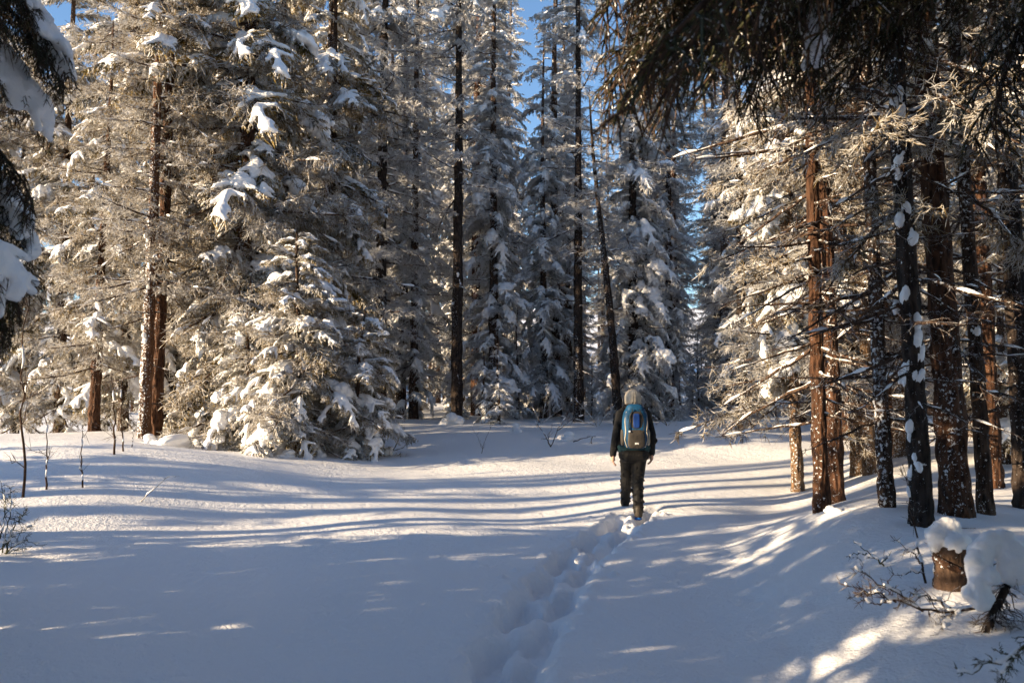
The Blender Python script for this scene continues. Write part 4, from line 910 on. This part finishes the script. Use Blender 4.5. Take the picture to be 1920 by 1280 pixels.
plant('spruce_branch', 'branch', 'snowy spruce twig entering at the bottom right corner', (1935, 1190), [[(1960, 1172), (1905, 1225), (1850, 1250), (1795, 1262)], [(1905, 1225), (1880, 1262), (1868, 1290)]], .008, 34, (55, .07), M_DARK, 1.0, d=3.4)
plant('fallen_branch', 'branch', 'dead fallen branch spread over the snow at lower right', (1830, 1142), [[(1838, 1140), (1760, 1146), (1690, 1132), (1640, 1108), (1578, 1096)], [(1730, 1145), (1690, 1110), (1650, 1098), (1600, 1062)], [(1760, 1146), (1720, 1160), (1690, 1170)], [(1790, 1144), (1740, 1120), (1700, 1112)], [(1680, 1128), (1640, 1132), (1612, 1122)], [(1810, 1142), (1780, 1165), (1768, 1182)], [(1650, 1110), (1620, 1112), (1590, 1122)]], .009, 35, (16, .17), M_TWIG, .55, depth_wob=.25)
# the sapling bent over under a loop of snow
B, dd = ground_hit(1848, 1186); root = empty('bent_sapling', Vector(B)); tag(root, 'bent dark sapling under a thick rounded loop of sunlit snow at right', 'sapling')
P = np.array([at(x, y, dd + o) for x, y, o in [(1846, 1192, 0), (1862, 1150, .02), (1885, 1105, .05), (1903, 1060, .10), (1888, 1022, .14), (1852, 1020, .12), (1836, 1060, .1), (1838, 1120, .06)]]) - B
Q, _ = curve_eval(P, np.linspace(0, 1, 26)); Q[1:-1] = (Q[:-2] + Q[1:-1] + Q[2:]) / 3
Gm = Geo(); Gm.add(*tubes(Q[None], np.linspace(.026, .008, 26)[None], 8), 0); link('stem', Gm.mesh('stem', [M_BLACK]), root)
r = np.random.default_rng(8); n = 60; p, t = curve_eval(Q, r.uniform(.02, .5, n)); D = np.stack([r.normal(-.1, .6, n), r.normal(-.2, .5, n), -r.uniform(.2, 1, n)], 1); D /= np.linalg.norm(D, axis=1, keepdims=True)
ls = r.uniform(.10, .26, n); P2 = p[:, None] + D[:, None] * (ls[:, None] * np.linspace(0, 1, 5))[..., None]; P2[:, 1:] += r.normal(0, .010, P2[:, 1:].shape)
Gm = Geo(); Gm.add(*tubes(P2, np.broadcast_to(np.array([1, .8, .65, .5, .2]) * .0042, (n, 5)), 4), 0); j = r.integers(0, n, 200); Gm.add(*twigs(P2[j, r.integers(1, 4, 200)], D[j] + r.normal(0, .6, (200, 3)), r.uniform(.03, .09, 200), .0022), 0)
link('twigs', Gm.mesh('twigs', [M_TWIG]), root)
loop = np.array([at(x, y, dd + o) for x, y, o in [(1842, 1130, .02), (1835, 1098, .05), (1834, 1064, .08), (1839, 1036, .12), (1855, 1021, .14), (1880, 1021, .13), (1898, 1044, .10), (1901, 1070, .06)]]) - B
bl = chain(list(loop), [.050, .062, .066, .068, .066, .074, .094, .080], .25); bl += [(*(np.array(q[:3]) + r.normal(0, .02, 3)), q[3] * .85) for q in bl[::2]]
link('snow_loop', remesh('snow_loop', bl, .010, M_PAD, 3, rough=.012), root)
# stump with its cap of snow
B, dd = ground_hit(1788, 1102); root = empty('stump', Vector(B)); tag(root, 'dark red-brown stump with a leaning bark rim under a big snow cap', 'stump')
r = np.random.default_rng(12); C = np.array([(0, 0, -.2), (0, 0, .0), (.0, 0, .13), (.005, 0, .26)]); C2, _ = curve_eval(C, np.linspace(0, 1, 24)); V, F = tubes(C2[None], (np.linspace(.115, .10, 24))[None], 30); nz = r.normal(0, 1, (24, 30)); nz[1:-1] = (nz[:-2] + nz[1:-1] + nz[2:]) / 3
V = (V.reshape(24, 30, 3) + (V.reshape(24, 30, 3) - C2[:, None]) * nz[..., None] * .09).reshape(-1, 3); link('trunk', mesh_np('trunk', V, F, [M_BARK]), root)
P = np.array([at(1752, 1044, dd - .02), at(1775, 1058, dd - .10), at(1802, 1070, dd - .12), at(1818, 1080, dd - .05)]) - B; Q, _ = curve_eval(P, np.linspace(0, 1, 12)); V, F = tubes(Q[None], np.full((1, 12), .022), 8); link('bark_rim', mesh_np('bark_rim', V, F, [M_RED]), root)
bl = [(-.02, .03, .30, .085), (.05, .02, .28, .08), (-.08, .03, .31, .075), (.0, .04, .36, .075), (.085, .02, .24, .06), (-.10, .02, .26, .05), (.0, -.04, .28, .075), (-.05, .03, .36, .06), (.04, -.02, .22, .06)]
link('snow_cap', remesh('snow_cap', bl, .010, M_PAD, 3, rough=.012), root)
# mounds and clods of snow lying on the clearing
MS = 'rounded snow mounds lying on the clearing'
for i, (px, py, d, sx_, sy_, sz_, lab) in enumerate([(286, 838, 15.2, 1.7, 1.6, 1.6, 'round snow-capped knob beside the paired trunks'), (330, 846, 15.0, 5.5, 3.0, 1.7, 'broad low snow hump right of the round knob'), (842, 790, 22.5, 2.6, 2.2, 2.6, 'snow ball at the foot of the straight dark trunk'), (700, 838, 16.2, 3.0, 2.4, 2.4, 'snow heap behind the snow-bent spruce'),
                                                     (968, 812, 20.5, 1.9, 1.6, 2.2, 'small upright snow heap below the frost-white spruce'), (1010, 690, 26, 0, 0, 0, ''), (1552, 972, 8.0, .8, .7, .5, 'little clod of snow in front of the leftmost bank trunk'), (1065, 838, 18.5, 2.0, 1.6, 1.4, 'snow lump over the dark bent branch'), (538, 868, 14.2, 1.9, 1.6, 1.1, 'small snow knob under the buried young spruce'), (404, 850, 15.6, 4.5, 3.0, 1.5, 'tall snow heap leaning on the big spruce foot')]):
    if not lab: continue
    o = link('snow_mound', LUMPS[i % 4], None); p = foot(px, d); o.location = (p[0], p[1], p[2] + .02); o.scale = (sx_ * .8, sy_ * .7, sz_ * .62); o.rotation_euler = (0, 0, i * 1.3); tag(o, lab, 'snow', MS)
